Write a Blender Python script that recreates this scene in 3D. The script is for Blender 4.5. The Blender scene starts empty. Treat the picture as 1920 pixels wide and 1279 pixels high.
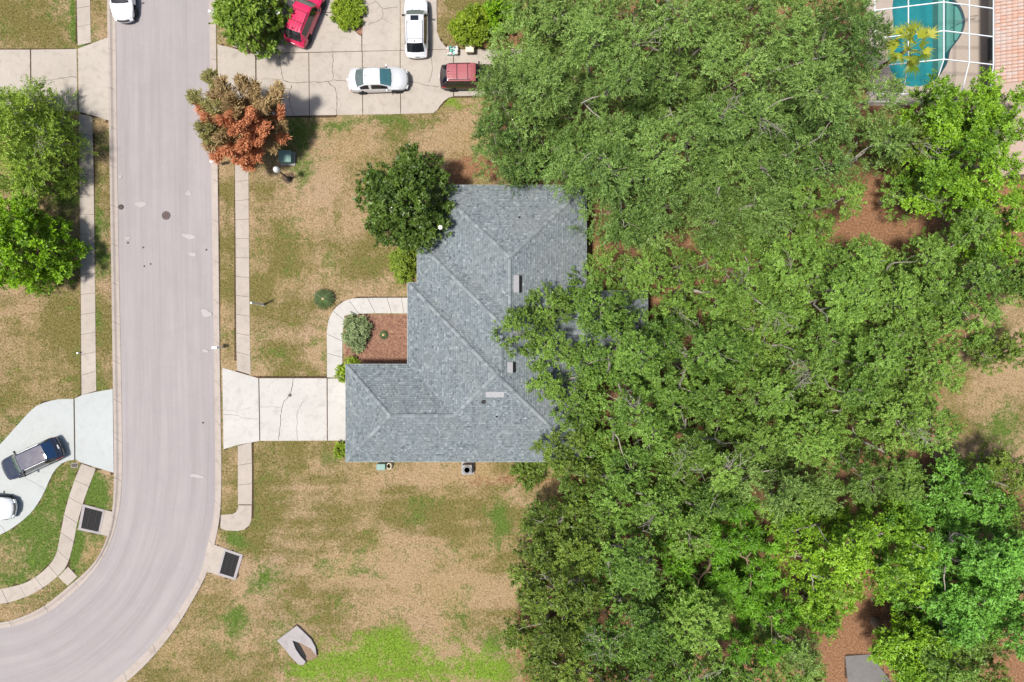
import bpy, math, random
import numpy as np
from mathutils import Vector, Matrix

# ------------------------------------------------------------------ camera, sky, sun, exposure
SC = bpy.context.scene
COL = SC.collection
H = 55.0                 # flying height of the camera, metres
S = 0.043                # metres per photograph pixel on the ground
R = math.radians
cam_d = bpy.data.cameras.new('camera'); cam = bpy.data.objects.new('camera', cam_d); COL.objects.link(cam)
cam.location = (0, 0, H); cam.rotation_euler = (0, 0, 0)
cam_d.sensor_width = 36.0; cam_d.lens = 36.0 * H / (1920 * S); cam_d.clip_end = 2000.0
SC.camera = cam

SUN_EL, SUN_AZ = 71.0, 248.0          # elevation; compass direction the light comes from (0 = up in the picture, clockwise)
w = bpy.data.worlds.new('World'); SC.world = w; w.use_nodes = True
nt = w.node_tree; nt.nodes.clear()
sky = nt.nodes.new('ShaderNodeTexSky'); sky.sky_type = 'NISHITA'; sky.sun_disc = False
sky.sun_elevation = R(SUN_EL); sky.sun_rotation = R(SUN_AZ); sky.air_density = 1.0; sky.dust_density = 2.5; sky.ozone_density = 0.6
bg = nt.nodes.new('ShaderNodeBackground'); bg.inputs[1].default_value = 0.072
wo = nt.nodes.new('ShaderNodeOutputWorld')
nt.links.new(sky.outputs[0], bg.inputs[0]); nt.links.new(bg.outputs[0], wo.inputs[0])
sl = bpy.data.lights.new('sun', 'SUN'); sl.energy = 3.1; sl.angle = R(6.0); sl.color = (1.0, 0.955, 0.89)
sun = bpy.data.objects.new('sun', sl); COL.objects.link(sun)
sdir = Vector((math.sin(R(SUN_AZ)) * math.cos(R(SUN_EL)), math.cos(R(SUN_AZ)) * math.cos(R(SUN_EL)), math.sin(R(SUN_EL))))
sun.rotation_euler = (-sdir).to_track_quat('-Z', 'Y').to_euler(); sun.location = sdir * 80
vs = SC.view_settings; vs.view_transform = 'Standard'; vs.look = 'None'; vs.gamma = 1.0; vs.exposure = 0.73
vs.use_curve_mapping = False
try:
    SC.cycles.max_bounces = 6; SC.cycles.transparent_max_bounces = 12; SC.cycles.transmission_bounces = 4
except Exception:
    pass

# ------------------------------------------------------------------ helpers
rng = np.random.default_rng(7)
random.seed(7)

def P(px, py, z=0.0):
    """photograph pixel -> world point at height z"""
    k = S * (H - z) / H
    return ((px - 960) * k, (639.5 - py) * k, z)
def PX(x, y):
    return x / S + 960, 639.5 - y / S

def obj(name, me, parent=None, mat=None):
    o = bpy.data.objects.new(name, me); COL.objects.link(o)
    if parent is not None: o.parent = parent
    if mat is not None and me is not None and len(me.materials) == 0: me.materials.append(mat)
    return o
def tag(o, label=None, cat=None, group=None, kind=None):
    if label: o['label'] = label
    if cat: o['category'] = cat
    if group: o['group'] = group
    if kind: o['kind'] = kind
    return o
def empty(name, loc=(0, 0, 0), rz=0.0, **kw):
    o = bpy.data.objects.new(name, None); COL.objects.link(o)
    o.location = loc; o.rotation_euler = (0, 0, rz); o.empty_display_size = 0.2
    return tag(o, **kw)

def np_mesh(name, V, F, smooth=False):
    """V (n,3) array, F (m,k) array of equal-sided faces"""
    me = bpy.data.meshes.new(name)
    V = np.ascontiguousarray(V, dtype=np.float32); F = np.ascontiguousarray(F, dtype=np.int32)
    m, k = F.shape
    me.vertices.add(len(V)); me.vertices.foreach_set('co', V.ravel())
    me.loops.add(m * k); me.loops.foreach_set('vertex_index', F.ravel())
    me.polygons.add(m); me.polygons.foreach_set('loop_start', np.arange(0, m * k, k, dtype=np.int32))
    if smooth: me.polygons.foreach_set('use_smooth', np.ones(m, dtype=bool))
    me.update(calc_edges=True)
    return me
def attr(me, name, arr, dom='POINT'):
    a = me.attributes.new(name, 'FLOAT', dom); a.data.foreach_set('value', np.ascontiguousarray(arr, dtype=np.float32)); return a

class MB:
    def __init__(s): s.v = []; s.f = []
    def add(s, vs_, fs_):
        b = len(s.v); s.v += [tuple(v) for v in vs_]; s.f += [tuple(b + i for i in f) for f in fs_]; return s
    def box(s, c, d, rz=0.0, taper=1.0):
        x, y, z = d[0] / 2, d[1] / 2, d[2] / 2; cs, sn = math.cos(rz), math.sin(rz); vv = []
        for sz in (-1, 1):
            t = taper if sz > 0 else 1.0
            for sx, sy in ((-1, -1), (1, -1), (1, 1), (-1, 1)):
                a, b_ = sx * x * t, sy * y * t
                vv.append((c[0] + a * cs - b_ * sn, c[1] + a * sn + b_ * cs, c[2] + sz * z))
        return s.add(vv, [(0, 3, 2, 1), (4, 5, 6, 7), (0, 1, 5, 4), (1, 2, 6, 5), (2, 3, 7, 6), (3, 0, 4, 7)])
    def prism(s, poly, z0, z1):
        """poly: world xy points; z1 number or list of top heights"""
        a = sum(poly[i][0] * poly[(i + 1) % len(poly)][1] - poly[(i + 1) % len(poly)][0] * poly[i][1] for i in range(len(poly)))
        if a < 0: poly = poly[::-1]; z1 = z1[::-1] if isinstance(z1, (list, tuple)) else z1
        n = len(poly); zt = list(z1) if isinstance(z1, (list, tuple)) else [z1] * n
        vv = [(p[0], p[1], z0) for p in poly] + [(poly[i][0], poly[i][1], zt[i]) for i in range(n)]
        ff = [tuple(range(n, 2 * n)), tuple(range(n - 1, -1, -1))]
        for i in range(n): j = (i + 1) % n; ff.append((i, j, n + j, n + i))
        return s.add(vv, ff)
    def tube(s, pts, rad, sides=6, cap=True):
        pts = [Vector(p) for p in pts]; n = len(pts); b = len(s.v)
        if not isinstance(rad, (list, tuple)): rad = [rad] * n
        for i, p in enumerate(pts):
            d = (pts[min(i + 1, n - 1)] - pts[max(i - 1, 0)])
            if d.length < 1e-6: d = Vector((0, 0, 1))
            d.normalize(); u = d.cross(Vector((0, 0, 1)))
            if u.length < 1e-3: u = Vector((1, 0, 0))
            u.normalize(); v = d.cross(u)
            for k in range(sides):
                a = 2 * math.pi * k / sides; q = p + (u * math.cos(a) + v * math.sin(a)) * rad[i]; s.v.append((q.x, q.y, q.z))
        for i in range(n - 1):
            for k in range(sides):
                k2 = (k + 1) % sides
                s.f.append((b + i * sides + k, b + i * sides + k2, b + (i + 1) * sides + k2, b + (i + 1) * sides + k))
        if cap:
            s.f.append(tuple(b + k for k in range(sides))[::-1]); s.f.append(tuple(b + (n - 1) * sides + k for k in range(sides)))
        return s
    def lathe(s, prof, c=(0, 0, 0), sides=20, axis='z'):
        b = len(s.v); n = len(prof)
        for r, h in prof:
            for k in range(sides):
                a = 2 * math.pi * k / sides
                q = (r * math.cos(a), r * math.sin(a), h)
                if axis == 'y': q = (q[0], q[2], -q[1])
                s.v.append((c[0] + q[0], c[1] + q[1], c[2] + q[2]))
        for i in range(n - 1):
            for k in range(sides):
                k2 = (k + 1) % sides; s.f.append((b + i * sides + k, b + i * sides + k2, b + (i + 1) * sides + k2, b + (i + 1) * sides + k))
        if prof[0][0] > 1e-4: s.f.append(tuple(b + k for k in range(sides))[::-1])
        if prof[-1][0] > 1e-4: s.f.append(tuple(b + (n - 1) * sides + k for k in range(sides)))
        return s
    def mesh(s, name, smooth=False):
        me = bpy.data.meshes.new(name); me.from_pydata(s.v, [], s.f); me.update()
        if smooth: me.polygons.foreach_set('use_smooth', [True] * len(me.polygons))
        return me
    def build(s, name, mat, parent=None, smooth=False, bevel=0.0):
        o = obj(name, s.mesh(name, smooth), parent, mat)
        if bevel > 0:
            m = o.modifiers.new('bevel', 'BEVEL'); m.width = bevel; m.segments = 2; m.limit_method = 'ANGLE'
        return o

def in_poly(x, y, poly):
    x = np.asarray(x); y = np.asarray(y); r_ = np.zeros(x.shape, bool); n = len(poly)
    for i in range(n):
        x0, y0 = poly[i][:2]; x1, y1 = poly[(i + 1) % n][:2]
        if y0 == y1: continue
        c = ((y0 > y) != (y1 > y)) & (x < (x1 - x0) * (y - y0) / (y1 - y0) + x0); r_ ^= c
    return r_
def inset(poly, d):
    a = sum(poly[i][0] * poly[(i + 1) % len(poly)][1] - poly[(i + 1) % len(poly)][0] * poly[i][1] for i in range(len(poly)))
    if a < 0: poly = poly[::-1]
    n = len(poly); out = []
    for i in range(n):
        p0, p1, p2 = Vector(poly[i - 1][:2]), Vector(poly[i][:2]), Vector(poly[(i + 1) % n][:2])
        e0 = (p1 - p0).normalized(); e1 = (p2 - p1).normalized()
        n0 = Vector((-e0.y, e0.x)); n1 = Vector((-e1.y, e1.x)); b = n0 + n1
        if b.length < 1e-4: b = n0
        b.normalize(); k = max(0.4, b.dot(n0)); q = p1 + b * (d / k); out.append((q.x, q.y))
    return out
def smooth_line(pts, n):
    """Catmull-Rom resample of a list of 2-tuples to n points, even in length"""
    p = np.array(pts, float); q = np.vstack([2 * p[0] - p[1], p, 2 * p[-1] - p[-2]]); o = []
    for i in range(1, len(q) - 2):
        for t in np.linspace(0, 1, 12, endpoint=False):
            a, b, c, d = q[i - 1], q[i], q[i + 1], q[i + 2]
            o.append(0.5 * ((2 * b) + (-a + c) * t + (2 * a - 5 * b + 4 * c - d) * t * t + (-a + 3 * b - 3 * c + d) * t ** 3))
    o.append(p[-1]); o = np.array(o); L = np.concatenate([[0], np.cumsum(np.linalg.norm(np.diff(o, axis=0), axis=1))])
    tt = np.linspace(0, L[-1], n); return np.stack([np.interp(tt, L, o[:, 0]), np.interp(tt, L, o[:, 1])], 1)
_lat = np.random.default_rng(3).random((256, 256))
def vnoise(x, y, sc):
    x = np.asarray(x) / sc + 1000.3; y = np.asarray(y) / sc + 1000.7
    xi = np.floor(x).astype(int); yi = np.floor(y).astype(int); fx = x - xi; fy = y - yi
    fx = fx * fx * (3 - 2 * fx); fy = fy * fy * (3 - 2 * fy); g = lambda a, b: _lat[a % 256, b % 256]
    return (g(xi, yi) * (1 - fx) + g(xi + 1, yi) * fx) * (1 - fy) + (g(xi, yi + 1) * (1 - fx) + g(xi + 1, yi + 1) * fx) * fy
def fbm(x, y, sc): return 0.5 * vnoise(x, y, sc) + 0.3 * vnoise(x + 31, y + 7, sc / 2.1) + 0.2 * vnoise(x + 11, y + 57, sc / 4.3)

# ------------------------------------------------------------------ materials
class NT:
    def __init__(s, name):
        s.m = bpy.data.materials.new(name); s.m.use_nodes = True; s.t = s.m.node_tree; s.t.nodes.clear()
        s.out = s.n('ShaderNodeOutputMaterial'); s.p = s.n('ShaderNodeBsdfPrincipled'); s.l(s.p.outputs[0], s.out.inputs[0])
    def n(s, t, **kw):
        x = s.t.nodes.new(t)
        for k, v in kw.items(): setattr(x, k, v)
        return x
    def l(s, a, b): s.t.links.new(a, b)
    def val(s, sock, v):
        if hasattr(v, 'is_output'): s.l(v, sock)
        elif isinstance(v, (tuple, list)): sock.default_value = (*v[:3], 1.0) if len(sock.default_value) == 4 else v
        else: sock.default_value = v
    def coord(s, scale=(1, 1, 1), kind='Object', rot=(0, 0, 0)):
        tc = s.n('ShaderNodeTexCoord'); mp = s.n('ShaderNodeMapping'); s.l(tc.outputs[kind], mp.inputs[0])
        mp.inputs['Scale'].default_value = scale; mp.inputs['Rotation'].default_value = rot; return mp.outputs[0]
    def geo(s): return s.n('ShaderNodeNewGeometry').outputs['Position']
    def noise(s, vec, scale, detail=3, rough=0.55, dist=0.0):
        x = s.n('ShaderNodeTexNoise'); s.l(vec, x.inputs['Vector']); x.inputs['Scale'].default_value = scale
        x.inputs['Detail'].default_value = detail; x.inputs['Roughness'].default_value = rough; x.inputs['Distortion'].default_value = dist
        return x.outputs['Fac']
    def ramp(s, fac, stops, interp='LINEAR'):
        x = s.n('ShaderNodeValToRGB'); x.color_ramp.interpolation = interp; e = x.color_ramp.elements
        while len(e) < len(stops): e.new(0.5)
        for i, (p, c) in enumerate(stops):
            e[i].position = p; e[i].color = (*c, 1) if isinstance(c, (tuple, list)) else (c, c, c, 1)
        s.val(x.inputs[0], fac); return x.outputs[0]
    def math(s, op, a, b=0.5, clamp=False):
        x = s.n('ShaderNodeMath', operation=op); x.use_clamp = clamp; s.val(x.inputs[0], a); s.val(x.inputs[1], b); return x.outputs[0]
    def mix(s, f, a, b, mode='MIX'):
        x = s.n('ShaderNodeMix', data_type='RGBA', blend_type=mode); s.val(x.inputs[0], f); s.val(x.inputs[6], a); s.val(x.inputs[7], b); return x.outputs[2]
    def attr(s, name): return s.n('ShaderNodeAttribute', attribute_name=name).outputs['Fac']
    def rnd(s): return s.n('ShaderNodeObjectInfo').outputs['Random']
    def bump(s, h, strength=0.3, dist=0.02):
        x = s.n('ShaderNodeBump'); x.inputs['Strength'].default_value = strength; x.inputs['Distance'].default_value = dist
        s.l(h, x.inputs['Height']); s.l(x.outputs[0], s.p.inputs['Normal'])
    def set(s, **kw):
        for k, v in kw.items(): s.val(s.p.inputs[k.replace('_', ' ')], v)
        return s

def plain(name, c, rough=0.6, metal=0.0, var=0.12, scale=6.0, spec=0.4, coat=0.0):
    t = NT(name); f = t.noise(t.coord(), scale, 4)
    t.val(t.p.inputs['Base Color'], t.mix(f, tuple(x * (1 - var) for x in c), tuple(min(1, x * (1 + var)) for x in c)))
    t.set(Roughness=rough, Metallic=metal); t.p.inputs['Specular IOR Level'].default_value = spec
    if coat: t.p.inputs['Coat Weight'].default_value = coat; t.p.inputs['Coat Roughness'].default_value = 0.04
    return t.m

def concrete(name, c, stain=0.25, var=0.1, bumps=0.25):
    t = NT(name); g = t.geo()
    big = t.noise(g, 0.35, 5, 0.6); fine = t.noise(g, 9.0, 5, 0.7); mid = t.noise(g, 1.7, 4, 0.6, 0.6)
    col = t.mix(t.ramp(big, [(0.3, 0.0), (0.7, 1.0)]), tuple(x * (1 - var) for x in c), tuple(x * (1 + var * 0.6) for x in c))
    col = t.mix(t.math('MULTIPLY', t.ramp(mid, [(0.50, 0.0), (0.78, 1.0)]), stain), col, tuple(x * y for x, y in zip(c, (0.52, 0.49, 0.46))))
    col = t.mix(t.math('MULTIPLY', t.ramp(fine, [(0.35, 1.0), (0.6, 0.0)]), 0.22), col, tuple(x * 0.66 for x in c))
    r_ = t.rnd(); col = t.mix(t.math('MULTIPLY', r_, 0.14), col, tuple(x * y for x, y in zip(c, (0.72, 0.68, 0.64))))
    t.val(t.p.inputs['Base Color'], col); t.set(Roughness=0.9); t.bump(fine, bumps, 0.01); return t.m

M = {}
M['conc_old'] = concrete('concrete_weathered', (0.42, 0.375, 0.325), 0.5)
M['conc_tan'] = concrete('concrete_walk', (0.41, 0.36, 0.31), 0.45)
M['conc_kerb'] = concrete('concrete_kerb', (0.40, 0.345, 0.305), 0.5)
M['conc_white'] = concrete('concrete_bright', (0.48, 0.46, 0.43), 0.45, 0.09)
M['conc_fresh'] = concrete('concrete_fresh', (0.43, 0.455, 0.445), 0.2, 0.05)
M['conc_grey'] = concrete('concrete_grey', (0.36, 0.33, 0.33), 0.5)
M['crack'] = plain('crack_line', (0.10, 0.085, 0.07), 0.95, var=0.4, scale=2)
M['dark'] = plain('dark_void', (0.012, 0.012, 0.013), 0.8)
M['slab_shaded'] = concrete('slab_shaded', (0.17, 0.16, 0.155), 0.5); M['grate'] = plain('grate_iron', (0.018, 0.017, 0.018), 0.7, 0.2, var=0.3); M['iron'] = plain('cast_iron', (0.055, 0.048, 0.046), 0.6, 0.5, var=0.3, scale=20)
M['white'] = plain('white_paint', (0.84, 0.84, 0.83), 0.4, var=0.05)
M['alu'] = plain('white_aluminium', (0.76, 0.80, 0.84), 0.35, var=0.04)
M['black'] = plain('black_plastic', (0.018, 0.018, 0.02), 0.5)
M['rubber'] = plain('tyre_rubber', (0.02, 0.02, 0.021), 0.85)
M['chrome'] = plain('wheel_alloy', (0.55, 0.56, 0.58), 0.3, 0.9)
M['stucco'] = plain('stucco', (0.52, 0.47, 0.39), 0.9, var=0.08, scale=30)
M['metal_grey'] = plain('galvanised_metal', (0.29, 0.285, 0.30), 0.6, 0.1, var=0.15)
M['boxgreen'] = plain('utility_green', (0.15, 0.27, 0.24), 0.5, var=0.14, scale=3)
M['fascia'] = plain('fascia_paint', (0.5, 0.5, 0.49), 0.6)
M['petal'] = plain('flower_petal', (0.75, 0.74, 0.68), 0.6)
M['soil'] = plain('dark_soil', (0.09, 0.06, 0.04), 0.95, var=0.4)

def lawn_mat():
    t = NT('lawn'); g = t.geo()
    def nz(sc, det, ro, lo=0.3, hi=0.7, dist=0.0): return t.ramp(t.noise(g, sc, det, ro, dist), [(lo, 0.0), (hi, 1.0)])
    fine = nz(2.4, 5, 0.75); mid = nz(0.6, 4, 0.65, dist=0.6); vf = nz(6.5, 4, 0.75); big = nz(0.14, 4, 0.6)
    bl = t.attr('blade')
    tan = t.mix(vf, (0.23, 0.155, 0.068), (0.50, 0.375, 0.19)); pale = t.mix(vf, (0.33, 0.22, 0.145), (0.56, 0.40, 0.29))
    tan = t.mix(t.math('MULTIPLY', big, 0.7), tan, pale)
    olive = t.mix(vf, (0.10, 0.09, 0.024), (0.28, 0.235, 0.085))
    green = t.mix(vf, (0.05, 0.095, 0.012), (0.175, 0.245, 0.055))
    lush = t.mix(vf, (0.085, 0.165, 0.012), (0.28, 0.41, 0.055))
    lit = t.mix(vf, (0.13, 0.062, 0.032), (0.45, 0.25, 0.14)); soil = t.mix(vf, (0.05, 0.033, 0.02), (0.12, 0.075, 0.045))
    def m(a, lo=0.42, hi=0.58, kf=0.35, km=0.25, kv=0.15):
        x = t.math('ADD', t.attr(a), t.math('MULTIPLY', t.math('SUBTRACT', fine, 0.5), kf * 2)); x = t.math('ADD', x, t.math('MULTIPLY', t.math('SUBTRACT', mid, 0.5), km * 2)); x = t.math('ADD', x, t.math('MULTIPLY', t.math('SUBTRACT', vf, 0.5), -kv * 2))
        return t.ramp(x, [(lo, 0.0), (hi, 1.0)])
    c = t.mix(m('olive', 0.1, 0.9), tan, olive); c = t.mix(m('green', 0.2, 0.8), c, green); c = t.mix(m('lush', 0.15, 1.0, 0.5, 0.4), c, lush)
    c = t.mix(m('litter', 0.35, 0.65, 0.3, 0.2), c, lit); c = t.mix(m('soil', 0.45, 0.55, 0.02, 0.02, 0), c, soil)
    c = t.mix(t.math('MULTIPLY', bl, 0.5), c, t.mix(1.0, c, (1.45, 1.38, 1.2), 'MULTIPLY'))
    t.val(t.p.inputs['Base Color'], c); t.set(Roughness=0.95); t.p.inputs['Specular IOR Level'].default_value = 0.1
    t.bump(t.math('ADD', fine, vf), 0.8, 0.08); return t.m
M['lawn'] = lawn_mat()

def road_mat():
    t = NT('asphalt'); uv = t.n('ShaderNodeUVMap').outputs[0]
    mp = t.n('ShaderNodeMapping'); t.l(uv, mp.inputs[0]); mp.inputs['Scale'].default_value = (1.3, 0.05, 1); st = t.noise(mp.outputs[0], 1.0, 5, 0.7)
    mp2 = t.n('ShaderNodeMapping'); t.l(uv, mp2.inputs[0]); mp2.inputs['Scale'].default_value = (5.0, 0.10, 1); st2 = t.noise(mp2.outputs[0], 1.0, 4, 0.7)
    g = t.geo(); fine = t.noise(g, 14, 4, 0.8); bl = t.noise(g, 0.5, 4, 0.6); mid = t.noise(g, 2.6, 5, 0.7)
    c = t.mix(t.ramp(st, [(0.32, 0.0), (0.68, 1.0)]), (0.285, 0.258, 0.256), (0.365, 0.333, 0.33))
    c = t.mix(t.math('MULTIPLY', t.ramp(st2, [(0.45, 0.0), (0.7, 1.0)]), 0.4), c, (0.385, 0.352, 0.35))
    c = t.mix(t.math('MULTIPLY', t.ramp(bl, [(0.45, 0.0), (0.75, 1.0)]), 0.35), c, (0.27, 0.245, 0.25))
    c = t.mix(t.math('MULTIPLY', t.ramp(mid, [(0.55, 0.0), (0.75, 1.0)]), 0.3), c, (0.40, 0.372, 0.37))
    c = t.mix(t.math('MULTIPLY', fine, 0.34), c, (0.21, 0.185, 0.19))
    t.val(t.p.inputs['Base Color'], c); t.set(Roughness=0.95); t.p.inputs['Specular IOR Level'].default_value = 0.2; t.bump(fine, 0.35, 0.01); return t.m
M['road'] = road_mat()

def shingle_mat():
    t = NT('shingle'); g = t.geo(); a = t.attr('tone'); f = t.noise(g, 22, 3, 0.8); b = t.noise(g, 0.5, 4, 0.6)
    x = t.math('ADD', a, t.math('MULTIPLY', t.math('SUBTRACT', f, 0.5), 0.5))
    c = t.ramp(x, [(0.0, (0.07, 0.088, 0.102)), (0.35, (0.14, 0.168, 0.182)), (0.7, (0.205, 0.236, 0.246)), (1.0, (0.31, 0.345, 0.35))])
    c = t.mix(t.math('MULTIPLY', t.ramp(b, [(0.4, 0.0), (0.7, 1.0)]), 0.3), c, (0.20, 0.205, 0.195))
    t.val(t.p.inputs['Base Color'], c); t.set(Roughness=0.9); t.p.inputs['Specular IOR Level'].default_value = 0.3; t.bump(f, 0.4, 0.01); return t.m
M['shingle'] = shingle_mat()
def cap_mat():
    t = NT('ridge_cap_shingle'); g = t.geo(); f = t.noise(g, 22, 3, 0.8); r_ = t.rnd()
    c = t.mix(r_, (0.14, 0.165, 0.175), (0.27, 0.30, 0.305)); c = t.mix(t.math('MULTIPLY', f, 0.3), c, (0.17, 0.20, 0.21))
    t.val(t.p.inputs['Base Color'], c); t.set(Roughness=0.9); return t.m
M['cap'] = cap_mat()

def leaf_mat(name, c0, c1, trans=0.28, gloss=0.5, spec=0.35):
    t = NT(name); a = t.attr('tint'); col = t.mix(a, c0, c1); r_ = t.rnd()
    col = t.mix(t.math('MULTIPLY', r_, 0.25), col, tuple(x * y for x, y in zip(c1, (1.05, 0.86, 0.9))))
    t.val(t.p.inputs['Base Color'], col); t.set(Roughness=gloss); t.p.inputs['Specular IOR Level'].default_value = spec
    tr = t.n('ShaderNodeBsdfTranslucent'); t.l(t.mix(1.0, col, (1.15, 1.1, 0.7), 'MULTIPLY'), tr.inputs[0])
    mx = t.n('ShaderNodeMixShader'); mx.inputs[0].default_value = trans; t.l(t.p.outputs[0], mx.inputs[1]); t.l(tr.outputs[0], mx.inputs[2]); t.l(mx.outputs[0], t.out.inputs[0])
    return t.m
def bark_mat(name, c):
    t = NT(name); g = t.geo(); f = t.noise(g, 7, 4, 0.7)
    t.val(t.p.inputs['Base Color'], t.mix(f, tuple(x * 0.6 for x in c), tuple(min(1, x * 1.25) for x in c))); t.set(Roughness=0.95); return t.m
M['bark_pale'] = bark_mat('bark_pale', (0.34, 0.31, 0.255)); M['bark_brown'] = bark_mat('bark_brown', (0.26, 0.18, 0.12)); M['bark_dark'] = bark_mat('bark_dark', (0.12, 0.09, 0.07))
def paint(name, c, metal=0.0, rough=0.25, coat=1.0):
    t = NT(name); t.set(Base_Color=c, Metallic=metal, Roughness=rough); t.p.inputs['Coat Weight'].default_value = coat; t.p.inputs['Coat Roughness'].default_value = 0.03
    f = t.noise(t.coord(), 3.0, 4, 0.6); t.val(t.p.inputs['Roughness'], t.ramp(f, [(0.3, rough), (0.7, rough + 0.15)])); return t.m
def glass(name, c, rough=0.04, spec=0.9):
    t = NT(name); f = t.noise(t.coord(), 2.5, 4, 0.6); t.val(t.p.inputs['Base Color'], t.mix(f, tuple(x * 0.6 for x in c), tuple(x * 1.4 for x in c)))
    t.set(Roughness=rough); t.p.inputs['Specular IOR Level'].default_value = spec; return t.m
M['glass_dark'] = glass('car_glass_dark', (0.012, 0.014, 0.02)); M['glass_teal'] = glass('car_glass_teal', (0.045, 0.13, 0.15)); M['glass_green'] = glass('car_glass_green', (0.06, 0.10, 0.085)); M['glass_grey'] = glass('car_glass_grey', (0.10, 0.13, 0.13))
M['glass_blue'] = glass('car_glass_blue', (0.012, 0.045, 0.12)); M['glass_roof'] = glass('car_glass_roof', (0.13, 0.125, 0.155)); M['lens_red'] = glass('tail_lens', (0.45, 0.02, 0.025), 0.15, 0.5); M['lens_clear'] = glass('head_lens', (0.5, 0.53, 0.56), 0.1, 0.6)
M['house_glass'] = glass('window_glass', (0.03, 0.04, 0.05))
# ------------------------------------------------------------------ outlines (photograph pixels, on the ground)
L_ROAD = [(212, -420), (214, -150), (215, 0), (216, 50), (219, 320), (223, 560), (226, 700), (228, 830), (227.5, 900), (222, 959), (207, 1015), (181, 1063), (142, 1107), (89, 1149), (38, 1171), (0, 1178.5), (-80, 1186), (-220, 1188), (-420, 1188)]
L_KERB = [(198, -420), (200, -150), (201.5, 0), (202, 50), (206, 320), (210, 560), (212, 700), (214, 830), (214, 900), (211, 958), (202, 1005), (176, 1056), (127, 1101), (80, 1138), (36, 1158.5), (0, 1167), (-80, 1174), (-220, 1176), (-420, 1176)]
R_ROAD = [(388, -420), (390.5, -150), (391.5, 0), (394, 200), (397, 440), (400, 640), (402, 800), (403, 900), (400, 968), (387, 1027), (375, 1075), (350, 1122), (314, 1175), (267, 1229), (214, 1276), (150, 1318), (60, 1356), (-60, 1378), (-220, 1386), (-420, 1388)]
R_KERB = [(401, -420), (403.5, -150), (405, 0), (407, 200), (410, 440), (412, 640), (414.5, 800), (415.5, 900), (412.5, 968), (402, 1023), (387, 1077), (359, 1130), (325, 1184), (278, 1241), (226, 1287), (158, 1331), (66, 1369), (-60, 1391), (-220, 1399), (-420, 1401)]
NL = 240
lr = smooth_line(L_ROAD, NL); lk = smooth_line(L_KERB, NL); rr = smooth_line(R_ROAD, NL); rk = smooth_line(R_KERB, NL)
road_poly_px = np.vstack([lk * 0.9 + lr * 0.1, (rk * 0.9 + rr * 0.1)[::-1]])
W2 = lambda pts, z=0.0: [P(p[0], p[1], z)[:2] for p in pts]

SLABS = []     # every paved outline in pixels, so that no grass grows there
def pave(root, name, pts, mat, z1=0.03, z0=-0.12, gap=0.018, sl=True):
    if sl: SLABS.append(list(pts))
    o = MB().prism(inset(W2(pts), gap), z0, z1).build(name, mat, root); return o
def strip(root, left, right, n, mat, name='concrete_slab', z1=0.03, gap=0.012):
    a = smooth_line(left, n * 4 + 1); b = smooth_line(right, n * 4 + 1); SLABS.append([tuple(p) for p in a] + [tuple(p) for p in b[::-1]])
    for i in range(n):
        q = [tuple(p) for p in a[i * 4:i * 4 + 5]] + [tuple(p) for p in b[i * 4:i * 4 + 5][::-1]]
        pave(root, name, q, mat, z1 + rng.uniform(-0.006, 0.006), gap=gap, sl=False)
def crack(root, pts, wd=0.03, z=0.037, name='crack', amp=0.05):
    p = smooth_line(pts, max(6, int(sum(math.dist(pts[i], pts[i + 1]) for i in range(len(pts) - 1)) / 4)))
    q = np.array(W2(p)); n = len(q); q[1:-1] += rng.normal(0, amp * 0.6, (n - 2, 2)); V = []; F = []
    for i in range(n):
        d = q[min(i + 1, n - 1)] - q[max(i - 1, 0)]; d /= (np.linalg.norm(d) + 1e-9); s_ = np.array([-d[1], d[0]]) * wd * rng.uniform(0.3, 0.8)
        V += [(*(q[i] + s_), z), (*(q[i] - s_), z)]
        if i: F.append((2 * i - 2, 2 * i - 1, 2 * i + 1, 2 * i))
    b = MB(); b.add(V, F); return b.build(name, M['crack'], root)

# ------------------------------------------------------------------ road
def build_road():
    k = 9; V = []; F = []; UV = []; s_len = 0
    la = lk * 0.30 + lr * 0.70; ra = rk * 0.30 + rr * 0.70
    for i in range(NL):
        if i: s_len += math.dist(P(*((la[i] + ra[i]) / 2)), P(*((la[i - 1] + ra[i - 1]) / 2)))
        for j in range(k):
            t = j / (k - 1); p = la[i] * (1 - t) + ra[i] * t; x, y, _ = P(p[0], p[1]); V.append((x, y, -0.10 + 0.05 * (1 - (2 * t - 1) ** 2))); UV.append((t * 8.0, s_len))
    for i in range(NL - 1):
        for j in range(k - 1): a = i * k + j; F.append((a, a + 1, a + k + 1, a + k))
    me = bpy.data.meshes.new('road'); me.from_pydata(V, [], F); me.update(); uvl = me.uv_layers.new(name='UVMap')
    li = np.zeros(len(me.loops), np.int32); me.loops.foreach_get('vertex_index', li); uvl.data.foreach_set('uv', np.array(UV, np.float32)[li].ravel())
    if me.polygons[0].normal.z < 0: me.flip_normals()
    return tag(obj('road', me, None, M['road']), 'pale grey asphalt residential street curving away to the left', kind='structure')
road = build_road()
M['patch'] = concrete('road_patch', (0.40, 0.37, 0.365), 0.4); M['tar'] = plain('tar_spot', (0.05, 0.045, 0.045), 0.8)
def blob(cx, cy, rx, ry, ang, n=14, jag=0.25):
    a0 = rng.uniform(0, 6); out = []
    for i in range(n):
        a = 2 * math.pi * i / n; r_ = 1 + jag * math.sin(3 * a + a0) * 0.6 + rng.uniform(-jag, jag) * 0.6
        x, y = rx * r_ * math.cos(a), ry * r_ * math.sin(a); out.append((cx + x * math.cos(ang) - y * math.sin(ang), cy + x * math.sin(ang) + y * math.cos(ang)))
    return out
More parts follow.
